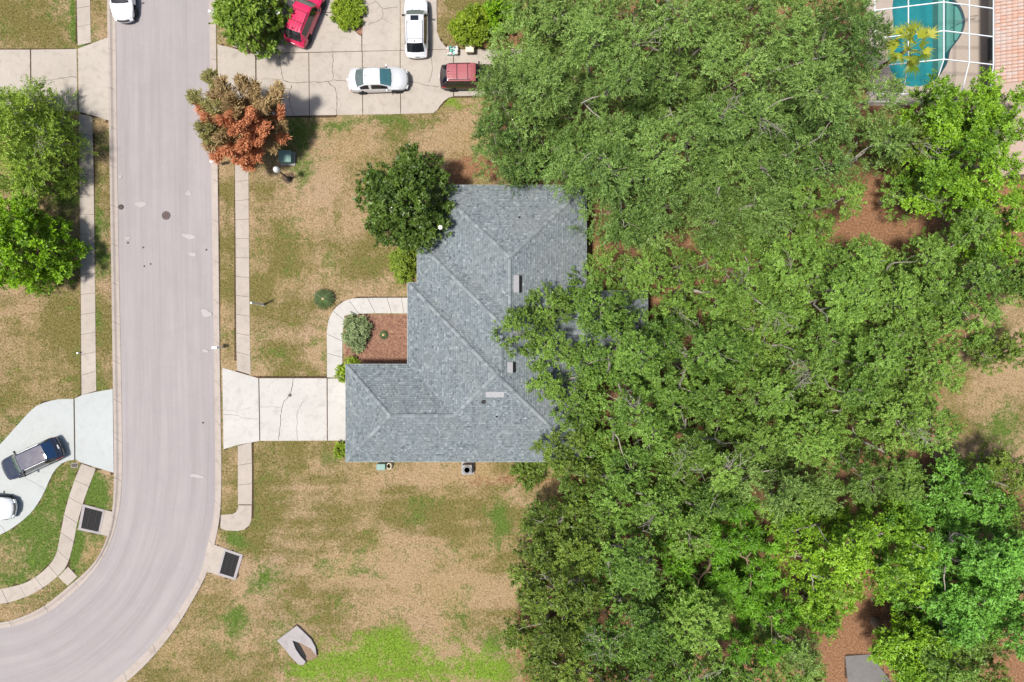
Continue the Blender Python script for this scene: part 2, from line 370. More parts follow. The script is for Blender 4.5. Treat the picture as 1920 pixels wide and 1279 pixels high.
for (cx, cy, rx, ry, an) in [(263, 383, 10, 5, 0), (352, 443, 14, 4, .2), (386, 588, 11, 7, .5), (360, 477, 8, 3, .2), (225, 331, 3, 3, 0), (353, 362, 5, 5, 0), (384, 658, 6, 3, .1), (238, 447, 5, 3, 0), (368, 893, 14, 3, .1)]:
    MB().prism(W2(blob(cx, cy, rx, ry, an)), -0.12, -0.044).build('repair_patch', M['patch'], road)
for (cx, cy) in [(239, 455), (268, 464), (270, 499), (282, 495), (380, 793), (386, 468)]:
    MB().prism(W2(blob(cx, cy, 1.6, 1.8, 0, 8)), -0.12, -0.04).build('tar_spot', M['tar'], road)
def manhole(px, py, r_, label):
    x, y, _ = P(px, py); root = empty('manhole_cover', (x, y, -0.05), label=label, cat='manhole')
    MB().lathe([(r_ + 0.05, -0.03), (r_ + 0.05, 0.012), (r_, 0.014), (r_, -0.03)], sides=28).build('frame', M['iron'], root)
    c = MB().lathe([(r_ - 0.015, -0.03), (r_ - 0.015, 0.006), (r_ - 0.03, 0.012), (0.0, 0.012)], sides=28)
    for i in range(-3, 4):
        for j in range(-3, 4):
            if i * i + j * j < 10: c.box((i * r_ / 4.2, j * r_ / 4.2, 0.016), (r_ / 7, r_ / 7, 0.012), 0.785 * ((i + j) % 2))
    c.build('lid', plain('lid_iron', (0.085, 0.06, 0.055), 0.6, 0.3, var=0.4, scale=9), root)
manhole(311, 404, 0.30, 'round brown iron manhole cover in the middle of the street')
manhole(226, 388, 0.16, 'small dark valve cover at the left edge of the street')

# ------------------------------------------------------------------ kerbs, one object per cast length
def build_kerb(a, b, label):
    root = empty('kerb', kind='structure'); root['label'] = label
    prof = [(0.0, -0.105), (0.0, -0.07), (0.42, -0.062), (0.5, -0.04), (0.68, 0.035), (0.92, 0.055), (1.0, 0.045), (1.0, -0.15)]
    A = np.array(W2(a)); B = np.array(W2(b)); L = np.concatenate([[0], np.cumsum(np.linalg.norm(np.diff(A, axis=0), axis=1))])
    n = int(L[-1] / 3.15); step = L[-1] / n
    for i in range(n):
        m = 5; ts = np.linspace(i * step + 0.012, (i + 1) * step - 0.012, m); V = []; F = []
        for t in ts:
            pa = np.array([np.interp(t, L, A[:, 0]), np.interp(t, L, A[:, 1])]); pb = np.array([np.interp(t, L, B[:, 0]), np.interp(t, L, B[:, 1])])
            for u, z in prof: q = pa * (1 - u) + pb * u; V.append((q[0], q[1], z))
        k = len(prof)
        for r_ in range(m - 1):
            for j in range(k - 1): F.append((r_ * k + j, r_ * k + j + 1, (r_ + 1) * k + j + 1, (r_ + 1) * k + j))
        F += [tuple(range(k)), tuple((m - 1) * k + j for j in range(k))[::-1]]
        MB().add(V, F).build('kerb_segment', M['conc_kerb'], root)
build_kerb(lr, lk, 'pale concrete kerb along the left side of the street'); build_kerb(rr, rk, 'pale concrete kerb along the right side of the street')

# ------------------------------------------------------------------ pavements
def walk(label): o = empty('pavement', kind='structure'); o['label'] = label; return o
w1 = walk('narrow concrete pavement along the left lawns')
strip(w1, [(143, -160), (144, 0), (146, 86)], [(169, -160), (169.5, 0), (171, 80)], 7, M['conc_tan'])
strip(w1, [(148, 213), (149, 320), (151, 480), (153, 741)], [(173, 219), (176, 320), (178, 480), (181, 733)], 14, M['conc_tan'])
strip(w1, [(153, 869), (140, 900), (124, 950), (114, 998), (105, 1039), (86, 1066), (53, 1090), (21, 1100), (0, 1104), (-60, 1108), (-200, 1109)], [(180, 879), (171, 903), (158, 938), (145, 983), (139, 1015), (127, 1057), (107, 1082), (68, 1110), (27, 1127), (0, 1132.6), (-60, 1137), (-200, 1138)], 15, M['conc_tan'])
pave(w1, 'concrete_slab', [(128, 1062), (146, 1081), (127, 1099), (109, 1082)], M['conc_tan'])
w2 = walk('narrow concrete pavement in front of the blue grey roofed house')
strip(w2, [(440, 236), (440.5, 320), (442, 480), (443, 640), (444.5, 695)], [(466, 228), (466.5, 320), (467.5, 480), (469, 640), (470.5, 703)], 13, M['conc_tan'])
strip(w2, [(446, 836), (446, 890), (446, 946)], [(472, 829), (473, 890), (472.5, 946)], 3, M['conc_tan'])
pave(w2, 'concrete_slab', [(446.5, 947), (446, 953), (442, 960), (436, 963.5), (414, 965), (413, 991), (425, 995), (446, 996), (459, 993), (468, 985), (472, 975), (472.5, 947)], M['conc_tan'])
strip(w2, [(435, -160), (435.5, -60), (436, 88)], [(463, -160), (463.5, -60), (464, 95)], 7, M['conc_tan'])

# ------------------------------------------------------------------ driveways
def drive(label): o = empty('driveway', kind='structure'); o['label'] = label; return o
d1 = drive('weathered concrete driveway beside the feathery tree at the upper left')
pave(d1, 'concrete_slab', [(-200, 93), (57, 93), (58, 209), (-200, 209)], M['conc_old']); pave(d1, 'concrete_slab', [(58.5, 93), (144.5, 92), (146, 209), (59.5, 209)], M['conc_old'])
pave(d1, 'apron_slab', [(146, 91), (171, 82), (203, 70), (205.5, 227), (174, 217), (148, 210)], M['conc_old'])
crack(d1, [(75, 152), (100, 150), (125, 145), (144, 145)], 0.03)
d2 = drive('fresh pale blue white concrete driveway at the lower left')
pave(d2, 'apron_slab', [(140, 747), (155, 740), (182, 734), (212, 729), (214, 887), (181, 877), (153, 868), (141.5, 862)], M['conc_fresh'])
up = smooth_line([(138.5, 747.5), (105, 749), (70, 760), (50, 778), (30, 800), (0, 833), (-40, 872), (-130, 930)], 24); lo = smooth_line([(140, 862), (120, 867), (105, 880), (95, 897), (80, 930), (60, 960), (30, 986), (0, 1003), (-50, 1020), (-130, 1035)], 28)
pave(d2, 'concrete_slab', [tuple(p) for p in up] + [tuple(p) for p in lo[::-1]], M['conc_fresh'])
crack(d2, [(47, 896), (65, 905), (84, 917)], 0.012, amp=0.005, name='saw_cut'); crack(d2, [(-20, 995), (0, 985), (12, 1000)], 0.012, amp=0.01, name='saw_cut')
d3 = drive('bright white concrete driveway leading to the garage end of the house')
pave(d3, 'apron_slab', [(416.5, 689), (444, 697), (485, 709), (487, 827), (445, 835), (419, 843)], M['conc_white'])
pave(d3, 'concrete_slab', [(486, 709), (613, 709), (613.5, 826.5), (488, 827)], M['conc_white'])
pave(d3, 'concrete_slab', [(614, 709.5), (690, 709.5), (690, 826.5), (614.5, 826.5)], M['conc_white'])
crack(d3, [(550, 710), (548, 725), (543, 741), (530, 760), (526, 790), (523, 825)], 0.035); crack(d3, [(558, 825), (557, 790), (559, 768), (570, 752)], 0.02); crack(d3, [(489, 764), (505, 762), (527, 763)], 0.015)
crack(d3, [(421, 777), (440, 778), (455, 783), (484, 786)], 0.02); crack(d3, [(420, 768), (445, 770), (470, 764)], 0.01)
MB().lathe([(0.14, -0.1), (0.14, 0.037), (0.0, 0.039)], P(544, 741), 12).build('drain_cap', M['iron'], d3)
g1 = empty('garden_path', kind='structure'); g1['label'] = 'curved white concrete path from driveway to front door'
wo_ = smooth_line([(613, 708), (613, 650), (613, 620), (618, 595), (632, 574), (655, 561), (690, 558.5), (780, 558)], 33); wi = smooth_line([(642.5, 708), (642.5, 660), (643, 625), (646, 608), (655, 596), (668, 590), (700, 588), (780, 588)], 33)
SLABS.append([tuple(p) for p in wo_] + [tuple(p) for p in wi[::-1]])
cuts = [0, 5, 9, 14, 18, 22, 26, 29, 32]
for i in range(8):
    a, b = cuts[i], cuts[i + 1]; pave(g1, 'concrete_slab', [tuple(p) for p in wo_[a:b + 1]] + [tuple(p) for p in wi[a:b + 1][::-1]], M['conc_white'], gap=0.014, sl=False)

d4 = drive('wide stained concrete driveway holding four parked cars')
CO = M['conc_old']
pave(d4, 'apron_slab', [(407.5, 83), (436, 90), (479, 102), (480, 218), (440, 229), (410, 236)], CO)
for a, b in ((480.5, 579), (579.5, 679), (679.5, 750), (750.5, 850)):
    yt = lambda x: 101.5 - (x - 480) * 0.0245; yb = lambda x: 217.5 - (x - 553) * 0.016
    if b < 800: q = [(a, yt(a)), (b, yt(b)), (b + 1, yb(b)), (a + 1, yb(a))]
    else: q = [(a, yt(a)), (b, yt(b)), (b, 181.5), (842, 183.5), (833, 190), (825, 199), (821, 206), (813, 212.5), (a + 1, yb(a))]
    pave(d4, 'concrete_slab', q, CO)
pave(d4, 'concrete_slab', [(850.5, 92.8), (1000, 92), (1000, 178), (851, 181)], CO)
pave(d4, 'concrete_slab', [(490, 100.5), (518, 81), (525, 66), (529, 47), (528, 24), (637, 24), (643, 35), (653, 47), (678, 68), (678.5, 96.4)], CO)
pave(d4, 'concrete_slab', [(528, 23.5), (536, 4), (560, -40), (560, -130), (610, -130), (620, -30), (628, 4), (636.5, 23.5)], CO)
pave(d4, 'concrete_slab', [(679, 96.4), (679, -130), (750, -130), (750.5, 95)], CO)
pave(d4, 'concrete_slab', [(751, 94.6), (751, -130), (818.5, -130), (819, 0), (820, 60), (826, 76), (837, 89), (848, 92.4)], CO)
for pts, wd in [([(523, 102), (528, 135), (532, 150), (548, 156)], .035), ([(537, 104), (540, 116), (546, 122)], .02), ([(548, 156), (580, 154), (615, 154), (625, 150), (655, 153)], .035), ([(625, 101), (624, 148)], .035), ([(615, 154), (627, 166), (632, 185), (631, 216)], .04), ([(547, 160), (543, 185), (550, 216)], .035), ([(768, 152), (790, 158), (824, 163)], .035), ([(806, 100), (811, 130), (803, 155)], .025), ([(686, 14), (705, 4), (717, 16), (745, 14)], .03), ([(717, 16), (716, 35), (690, 47)], .025), ([(716, 35), (735, 45)], .015), ([(705, 4), (700, -30)], .02), ([(490, 150), (520, 148), (545, 155)], .015)]:
    crack(d4, pts, wd)
DECK = [(1625, -80), (1880, -80), (1880, 198), (1625, 198)]
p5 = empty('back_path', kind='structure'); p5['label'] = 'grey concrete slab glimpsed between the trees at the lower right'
pave(p5, 'concrete_slab', [(1584, 1230), (1632, 1226), (1680, 1290), (1680, 1330), (1594, 1330)], M['slab_shaded'])  # shade on this slab is painted in as a darker concrete

DRAINS = [[(213, 960), (203, 1005), (147, 993), (156, 945)], [(389, 1072), (402, 1021), (456, 1040), (442, 1088)]]
SLABS += DRAINS + [[(558, 1171), (585, 1197), (596, 1229), (575, 1240), (561, 1244), (521, 1199)]]
# ------------------------------------------------------------------ ground sheet with lawn, litter and soil masks
BED = [(646, 592), (656, 590), (766, 590), (766, 690), (646, 690)]
ISLAND = smooth_line([(626, -20), (630, 8), (639, 26), (655, 46), (678, 67), (679, 20), (679, -20), (650, -22), (626, -20)], 30)
HOUSE_PX = [(820, 355), (1095, 355), (1095, 860), (655, 860), (655, 690), (770, 690), (770, 538), (788, 538), (788, 460), (820, 460)]
CANOPY = [(900, 60), (940, 0), (960, -200), (2400, -200), (2400, 540), (1900, 520), (1830, 590), (1800, 660), (1760, 760), (1750, 850), (1810, 915), (2400, 940), (2400, 1500), (985, 1500), (975, 1180), (985, 1060), (1030, 960), (1090, 880), (1110, 500), (1090, 340), (1000, 315), (910, 240)]
BL = {'olive': [(505, 500, 50, 260, .55), (425, 500, 16, 240, .45), (505, 950, 70, 120, .55), (740, 960, 240, 34, .5), (860, 990, 120, 30, .3), (140, 650, 22, 130, .5), (195, 600, 14, 130, .35), (100, 620, 40, 40, .2), (70, 40, 90, 50, .25), (690, 490, 50, 40, .25), (640, 430, 20, 80, .2), (620, 400, 60, 110, -.2), (640, 620, 50, 70, -.35), (700, 880, 220, 26, -.35), (760, 1075, 180, 40, -.5), (830, 1130, 150, 45, -.55), (420, 1140, 60, 70, -.2), (50, 650, 60, 60, -.3), (860, 250, 60, 30, -.4), (430, 880, 10, 60, -.3), (690, 270, 150, 40, .1), (800, 1100, 60, 20, -.2), (640, 300, 80, 30, -.15)],
      'green': [(640, 232, 130, 14, .55), (560, 265, 18, 60, .6), (555, 330, 18, 18, .35), (505, 848, 22, 22, .5), (440, 1012, 24, 18, .9), (130, 350, 38, 150, .6), (190, 420, 11, 110, .8), (182, 600, 6, 130, .5), (60, 970, 100, 120, .75), (185, 925, 26, 45, 1.0), (150, 1030, 16, 40, .85), (70, 1070, 60, 30, .3), (450, 1155, 26, 40, .6), (400, 1215, 14, 14, .5), (515, 1085, 20, 26, .4), (610, 1062, 50, 20, .4), (650, 1135, 40, 16, .6), (930, 960, 16, 34, .9), (690, 1075, 40, 12, .5), (560, 1000, 40, 16, .35), (480, 1085, 22, 22, .5), (850, 950, 30, 10, .5), (780, 1110, 26, 10, .4), (935, 1010, 22, 40, .75), (880, 1095, 22, 30, .5), (640, 920, 40, 30, .25), (770, 935, 40, 14, .35), (150, 735, 20, 12, .7), (530, 1220, 30, 40, .4), (20, 40, 12, 12, .5), (140, 40, 6, 60, .8), (70, 89, 90, 4, .7), (730, 225, 60, 12, .4), (660, 1215, 60, 60, .6), (940, 1230, 40, 60, .5), (770, 1150, 40, 20, .3), (1880, 790, 50, 40, .5)],
      'lush': [(800, 1245, 170, 42, 1.0), (650, 1255, 110, 40, .9), (560, 1262, 60, 26, .45), (900, 1255, 70, 30, .5), (700, 1215, 70, 16, .5), (610, 1195, 18, 22, .6), (850, 196, 30, 13, 1.0), (690, 1195, 40, 20, .6), (740, 1195, 50, 18, .5), (930, 1265, 50, 25, .6), (930, 990, 14, 40, .4), (190, 910, 16, 25, .45), (40, 1000, 60, 60, .3)],
      'litter': [(910, 322, 90, 24, 1.2), (1000, 325, 80, 30, 1.1), (860, 330, 30, 16, .6), (1120, 440, 30, 90, 1.0), (1030, 900, 60, 26, .6), (700, 885, 120, 16, .38), (890, 905, 80, 22, .45), (770, 1050, 50, 14, .35), (620, 860, 60, 14, .3), (860, 290, 40, 20, .4), (960, 880, 40, 16, .3), (960, 900, 90, 16, .25), (990, 960, 40, 60, .3), (500, 985, 8, 8, 0)]}
def lawn_masks(px, py):
    px = np.asarray(px, float); py = np.asarray(py, float)
    dx = (fbm(px, py, 60) - 0.5) * 46; dy = (fbm(px + 500, py + 300, 60) - 0.5) * 46; out = {}
    base = {'olive': 0.42 + 1.95 * (fbm(px, py * 1.6, 70) - 0.5), 'green': 0.08 + (fbm(px + 90, py, 60) - 0.55) * 1.3, 'lush': np.full(px.shape, -0.3), 'litter': np.full(px.shape, -0.2)}
    for k, L in BL.items():
        v = base[k].copy()
        if k == 'olive': v += 0.10 * np.sin(py / 4.2 + 0.012 * px) * (py > 860) + 0.06 * np.sin(px / 4.0) * (py < 720)
        for cx, cy, rx, ry, s_ in L: v += s_ * np.exp(-(((px + dx - cx) / rx) ** 2 + ((py + dy - cy) / ry) ** 2))
        out[k] = v
    can = in_poly(px + dx * 0.5, py + dy * 0.5, CANOPY); out['litter'] = np.where(can, 0.95, out['litter'])
    sl = np.zeros(px.shape, bool)
    for q in SLABS: sl |= in_poly(px, py, q)
    out['soil'] = np.where(sl, 1.2, -0.3); return out
def build_ground():
    xs = np.concatenate([[-420, -200, -90, -60], np.arange(-45, 45.01, 0.4), [60, 90, 200, 420]]); ys = np.concatenate([[-420, -200, -80, -45], np.arange(-31, 31.01, 0.4), [45, 80, 200, 420]])
    X, Y = np.meshgrid(xs, ys); px, py = PX(X, Y); z = np.zeros(X.shape)
    z[in_poly(px, py, [tuple(p) for p in road_poly_px])] = -0.16
    n, m = X.shape; V = np.stack([X.ravel(), Y.ravel(), z.ravel()], 1); idx = np.arange(n * m).reshape(n, m)
    F = np.stack([idx[:-1, :-1], idx[:-1, 1:], idx[1:, 1:], idx[1:, :-1]], -1).reshape(-1, 4)
    c = V[F].mean(1); cx, cy = PX(c[:, 0], c[:, 1]); ins = [(a, b) for a, b in [(1634, -60), (1872, -60), (1872, 188), (1634, 188)]]
    F = F[~in_poly(cx, cy, ins)]
    me = np_mesh('ground', V, F); mk = lawn_masks(px.ravel(), py.ravel())
    for k, v in mk.items(): attr(me, k, v)
    return tag(obj('ground', me, None, M['lawn']), 'dry tan lawn with green patches around the houses and street', kind='structure')
build_ground()
def build_blades(n=420000):
    x = rng.uniform(-42, 42, n); y = rng.uniform(-28.2, 28.2, n); px, py = PX(x, y)
    bad = in_poly(px, py, [tuple(p) for p in np.vstack([lk, rk[::-1]])]) | in_poly(px, py, HOUSE_PX) | in_poly(px, py, BED) | in_poly(px, py, DECK)
    for q in SLABS: bad |= in_poly(px, py, q)
    mk = lawn_masks(px, py); bad |= (mk['litter'] > 0.9) & (rng.random(n) < 0.8)
    k = ~bad; x, y = x[k], y[k]; mk = {a: b[k] for a, b in mk.items()}; n = len(x)
    an = rng.uniform(0, 2 * np.pi, n); ln = rng.uniform(0.06, 0.15, n) * (1 + 0.5 * np.clip(mk['lush'], 0, 1)); wd = rng.uniform(0.014, 0.034, n); tilt = rng.uniform(0.25, 1.1, n)
    d = np.stack([np.cos(an), np.sin(an)], 1); s_ = np.stack([-d[:, 1], d[:, 0]], 1)
    b = np.stack([x, y], 1); v0 = np.concatenate([b + s_ * wd[:, None], np.full((n, 1), -0.005)], 1); v1 = np.concatenate([b - s_ * wd[:, None], np.full((n, 1), -0.005)], 1)
    v2 = np.concatenate([b + d * (ln * np.cos(tilt))[:, None], (ln * np.sin(tilt))[:, None]], 1)
    V = np.stack([v0, v1, v2], 1).reshape(-1, 3); me = np_mesh('grass', V, np.arange(3 * n).reshape(n, 3))
    for a, q in mk.items(): attr(me, a, np.repeat(q, 3))
    attr(me, 'blade', np.repeat(rng.random(n), 3))
    return tag(obj('grass', me, None, M['lawn']), 'short dry and green lawn grass growing over the yards', 'grass', kind='stuff')
build_blades()
# ------------------------------------------------------------------ the house with the blue grey shingle roof
EZ = 2.6; PITCH = 0.5; KE = S * (H - EZ) / H
def E(px, py): return ((px - 960) * KE, (639.5 - py) * KE)
def build_house():
    root = empty('house', (*E(900, 660), 0), label='single storey house with blue grey hipped shingle roof', cat='house'); ox, oy = root.location.x, root.location.y
    def L(px, py, d=0.0, dz=0.0): x, y = E(px, py); return (x - ox, y - oy, EZ + d * KE * PITCH + dz)
    # facets: (kind, eave coordinate, convex plan outline)
    FAC = [('W', 812, [(812, 347), (956, 491), (956, 596), (812, 452)]), ('N', 452, [(782, 452), (812, 452), (956, 596), (941, 611)]), ('W', 782, [(782, 452), (941, 611), (941, 689), (782, 530)]),
           ('N', 530, [(764, 530), (782, 530), (941, 689), (932, 698)]), ('W', 764, [(764, 530), (932, 698), (855.5, 774.5), (764, 683)]), ('N', 683, [(648, 683), (764, 683), (855.5, 774.5), (739.5, 774.5)]),
           ('W', 648, [(648, 683), (739.5, 774.5), (648, 866)]), ('S', 866, [(648, 866), (739.5, 774.5), (855.5, 774.5), (855.5, 866)]), ('S', 866, [(855.5, 866), (855.5, 774.5), (932, 698), (1100, 866)]),
           ('N', 347, [(812, 347), (1100, 347), (956, 491)]), ('E', 1100, [(956, 491), (1100, 347), (1100, 596), (956, 596)]), ('E', 1100, [(956, 596), (1100, 596), (1100, 611), (941, 611)]),
           ('E', 1100, [(941, 611), (1100, 611), (1100, 689), (941, 689)]), ('E', 1100, [(941, 689), (1100, 689), (1100, 866), (932, 698)]),
           ('N', 545, [(1100, 545), (1215, 545), (1135, 625), (1020, 625)]), ('S', 705, [(1100, 705), (1020, 625), (1135, 625), (1215, 705)]), ('E', 1215, [(1215, 545), (1215, 705), (1135, 625)])]
    D = {'W': lambda e, x, y: x - e, 'E': lambda e, x, y: e - x, 'N': lambda e, x, y: y - e, 'S': lambda e, x, y: e - y}
    deck = MB()
    for k, e, q in FAC: deck.add([L(x, y, D[k](e, x, y), -0.02) for x, y in q], [tuple(range(len(q)))])
    roof = deck.build('roof', M['shingle'], root); attr(roof.data, 'tone', np.full(len(roof.data.vertices), 0.3))
    # shingle tabs, course by course, each tab a tilted slip with a butt edge
    V = []; F3 = []; F4 = []; tone = []; cs = math.hypot(1, PITCH)
    def clip(poly, q):
        n = len(q); a = sum(q[i][0] * q[(i + 1) % n][1] - q[(i + 1) % n][0] * q[i][1] for i in range(n)); q = q if a > 0 else q[::-1]
        for i in range(n):
            (x0, y0), (x1, y1) = q[i], q[(i + 1) % n]; out = []
            for j in range(len(poly)):
                p, r_ = poly[j], poly[(j + 1) % len(poly)]; sp_ = (x1 - x0) * (p[1] - y0) - (y1 - y0) * (p[0] - x0); sr = (x1 - x0) * (r_[1] - y0) - (y1 - y0) * (r_[0] - x0)
                if sp_ >= 0: out.append(p)
                if (sp_ >= 0) != (sr >= 0): t = sp_ / (sp_ - sr); out.append((p[0] + t * (r_[0] - p[0]), p[1] + t * (r_[1] - p[1])))
            poly = out
            if len(poly) < 3: return []
        return poly
    ex = 0.150 / cs / KE    # course height in plan pixels
    faces = []
    for k, e, q in FAC:
        ds = [D[k](e, x, y) for x, y in q]; us = [(y if k in 'WE' else x) for x, y in q]; nrow = int(max(ds) / ex) + 1
        for r_ in range(nrow):
            d0, d1 = r_ * ex, (r_ + 1) * ex; u = math.floor(min(us)) - 10 + rng.uniform(0, 6)
            while u < max(us):
                wd = rng.choice([2.4, 3.2, 4.2, 5.4]); a, b = u, u + wd - 0.25; u += wd
                rect = {'W': [(e + d0, a), (e + d1, a), (e + d1, b), (e + d0, b)], 'E': [(e - d0, a), (e - d1, a), (e - d1, b), (e - d0, b)], 'N': [(a, e + d0), (a, e + d1), (b, e + d1), (b, e + d0)], 'S': [(a, e - d0), (a, e - d1), (b, e - d1), (b, e - d0)]}[k]
                pl = clip(rect, q)
                if len(pl) < 3: continue
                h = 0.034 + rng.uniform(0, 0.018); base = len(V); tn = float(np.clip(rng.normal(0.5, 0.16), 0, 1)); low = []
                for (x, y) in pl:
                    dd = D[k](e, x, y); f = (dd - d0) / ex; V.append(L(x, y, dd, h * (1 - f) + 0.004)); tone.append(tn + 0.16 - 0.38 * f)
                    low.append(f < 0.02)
                n = len(pl); area = sum(V[base + i][0] * V[base + (i + 1) % n][1] - V[base + (i + 1) % n][0] * V[base + i][1] for i in range(n))
                o_ = list(range(base, base + n)); faces.append(tuple(o_ if area > 0 else o_[::-1]))
                li = [base + i for i in range(n) if low[i]]
                if len(li) >= 2:
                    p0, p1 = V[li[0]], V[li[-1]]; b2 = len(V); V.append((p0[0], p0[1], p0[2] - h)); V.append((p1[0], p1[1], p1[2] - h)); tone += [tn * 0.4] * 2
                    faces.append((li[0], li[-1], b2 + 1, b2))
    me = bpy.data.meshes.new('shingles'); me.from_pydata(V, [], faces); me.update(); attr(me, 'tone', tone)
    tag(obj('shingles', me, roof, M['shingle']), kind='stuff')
    # hip and ridge caps
    def capmesh(sl): h = 0.125; return MB().add([(0, -h, -h * sl), (0, 0, 0.0), (0, h, -h * sl), (0.33, -h, -h * sl + 0.035), (0.33, 0, 0.035), (0.33, h, -h * sl + 0.035), (0.33, -h, -h * sl - 0.01), (0.33, h, -h * sl - 0.01)], [(0, 3, 4, 1), (1, 4, 5, 2), (3, 6, 7, 5, 4)]).mesh('ridge_cap')
    cm = {'hip': capmesh(0.36), 'ridge': capmesh(0.5)}
    for m_ in cm.values(): m_.materials.append(M['cap'])
    z = lambda a, k, e: D[k](e, *a)
    LN = [('hip', (956, 491, 144), (812, 347, 0)), ('hip', (956, 491, 144), (1100, 347, 0)), ('hip', (941, 611, 159), (782, 452, 0)), ('hip', (932, 698, 168), (764, 530, 0)), ('hip', (932, 698, 168), (855.5, 774.5, 91.5)), ('hip', (739.5, 774.5, 91.5), (648, 683, 0)), ('hip', (739.5, 774.5, 91.5), (648, 866, 0)), ('hip', (932, 698, 168), (1100, 866, 0)),
          ('ridge', (956, 596, 144), (956, 491, 144)), ('hip', (941, 611, 159), (956, 596, 144)), ('ridge', (941, 689, 159), (941, 611, 159)), ('hip', (932, 698, 168), (941, 689, 159)), ('ridge', (855.5, 774.5, 91.5), (739.5, 774.5, 91.5)), ('hip', (1135, 625, 80), (1215, 545, 0)), ('ridge', (1020, 625, 80), (1135, 625, 80))]
    for k, a, b in LN:
        A = Vector(L(a[0], a[1], a[2], 0.085)); B = Vector(L(b[0], b[1], b[2], 0.085)); d = B - A; n = max(1, int(d.length / 0.29)); d.normalize()
        y = Vector((0, 0, 1)).cross(d).normalized(); zz = d.cross(y); mt = Matrix((d, y, zz)).transposed().to_4x4()
        for i in range(n):
            o = obj('ridge_cap', cm[k], roof); mt2 = mt.copy(); mt2.translation = A + d * (i * 0.29) + zz * 0.012 * (i % 2) ; o.matrix_local = mt2 @ Matrix.Rotation(rng.normal(0, 0.012), 4, 'Z')
    # eaves
    OUT = [(812, 347), (1100, 347), (1100, 545), (1215, 545), (1215, 705), (1100, 705), (1100, 866), (648, 866), (648, 683), (764, 683), (764, 530), (782, 530), (782, 452), (812, 452)]
    for i in range(len(OUT)):
        a, b = L(*OUT[i], 0, -0.11), L(*OUT[(i + 1) % len(OUT)], 0, -0.11); dx, dy = b[0] - a[0], b[1] - a[1]
        MB().box(((a[0] + b[0]) / 2, (a[1] + b[1]) / 2, a[2] - 0.0), (math.hypot(dx, dy) + 0.04, 0.045, 0.17), math.atan2(dy, dx)).build('fascia', M['fascia'], root)
    soff = MB(); soff.prism([L(*p)[:2] for p in OUT], EZ - 0.19, EZ - 0.16); soff.build('soffit', M['white'], root)
    wl = inset([L(*p)[:2] for p in OUT], 0.45); MB().prism(wl, 0.0, EZ - 0.192).build('wall', M['stucco'], root)
    # garage door, front door and windows on the street side
    gx = L(648, 700)[0] + 0.45 - 0.03
    gd = MB().box((gx, L(0, 768)[1], 1.1), (0.06, 4.6, 2.15)).build('garage_door', M['white'], root)
    for i in range(4):
        for j in range(6): MB().box((gx - 0.035, L(0, 768)[1] - 1.9 + j * 0.76, 0.32 + i * 0.52), (0.02, 0.62, 0.38)).build('door_panel', M['white'], gd)
    fx = L(764, 0)[0] + 0.45 - 0.03
    dr = MB().box((fx, L(0, 574)[1], 1.05), (0.06, 1.0, 2.05)).build('front_door', plain('door_paint', (0.12, 0.05, 0.04), 0.5), root); MB().lathe([(0.0, -0.04), (0.035, -0.02), (0.035, 0.02), (0, 0.04)], (fx - 0.05, L(0, 574)[1] + 0.38, 1.0), 8).build('handle', M['chrome'], dr)
    for (x, yc, wd) in ((764, 640, 1.8), (782, 492, 1.6), (812, 400, 1.8)):
        xx = L(x, 0)[0] + 0.45 - 0.02; wn = MB().box((xx, L(0, yc)[1], 1.35), (0.05, wd, 1.2)).build('window', M['house_glass'], root)
        fr = MB()
        for s_ in (-1, 1): fr.box((xx - 0.02, L(0, yc)[1] + s_ * wd / 2, 1.35), (0.07, 0.08, 1.3)); fr.box((xx - 0.02, L(0, yc)[1], 1.35 + s_ * 0.63), (0.072, wd - 0.08, 0.08))
        fr.build('frame', M['white'], wn)
    # vents and pipes
    def vent(px, py, kind, e, ln):
        d = D[kind](e, px, py); c = Vector(L(px, py, d)); up = {'E': Vector((-1, 0, 0)), 'S': Vector((0, 1, 0))}[kind]; al = Vector((-up.y, up.x, 0)); U = Vector((up.x, up.y, PITCH)).normalized(); Nn = al.cross(U); Nn = Nn if Nn.z > 0 else -Nn
        b = MB(); q = lambda a, u, h: tuple(c + al * a + U * u + Nn * h); h2 = ln / 2
        b.add([q(-h2, 0.26, 0.03), q(h2, 0.26, 0.03), q(h2, -0.12, 0.17), q(-h2, -0.12, 0.17), q(-h2, 0.26, 0.0), q(h2, 0.26, 0.0), q(h2, -0.10, 0.0), q(-h2, -0.10, 0.0), q(h2, -0.12, 0.13), q(-h2, -0.12, 0.13)], [(0, 3, 2, 1), (0, 4, 7, 9, 3), (1, 2, 8, 6, 5), (0, 1, 5, 4), (3, 9, 8, 2)])
        v = b.build('roof_vent', M['metal_grey'], roof); return v, q, h2
    for (px, py, k, e, ln) in ((968, 538, 'E', 1100, 1.25), (957, 686, 'E', 1100, 0.75), (930, 735, 'S', 866, 1.35)):
        v, q, h2 = vent(px, py, k, e, ln)
        if k == 'E':
            MB().add([q(-h2, -0.115, 0.15), q(h2, -0.115, 0.15), q(h2, -0.30, 0.035), q(-h2, -0.30, 0.035)], [(0, 1, 2, 3)]).build('vent_louvre', M['dark'], v) if False else MB().add([q(-h2, -0.125, 0.14), q(h2, -0.125, 0.14), q(h2, -0.42, 0.06), q(-h2, -0.42, 0.06), q(-h2, -0.42, 0.0), q(h2, -0.42, 0.0), q(-h2, -0.1, 0.0), q(h2, -0.1, 0.0)], [(0, 1, 2, 3), (3, 2, 5, 4), (0, 3, 4, 6), (1, 7, 5, 2)]).build('vent_grille', M['dark'], v)
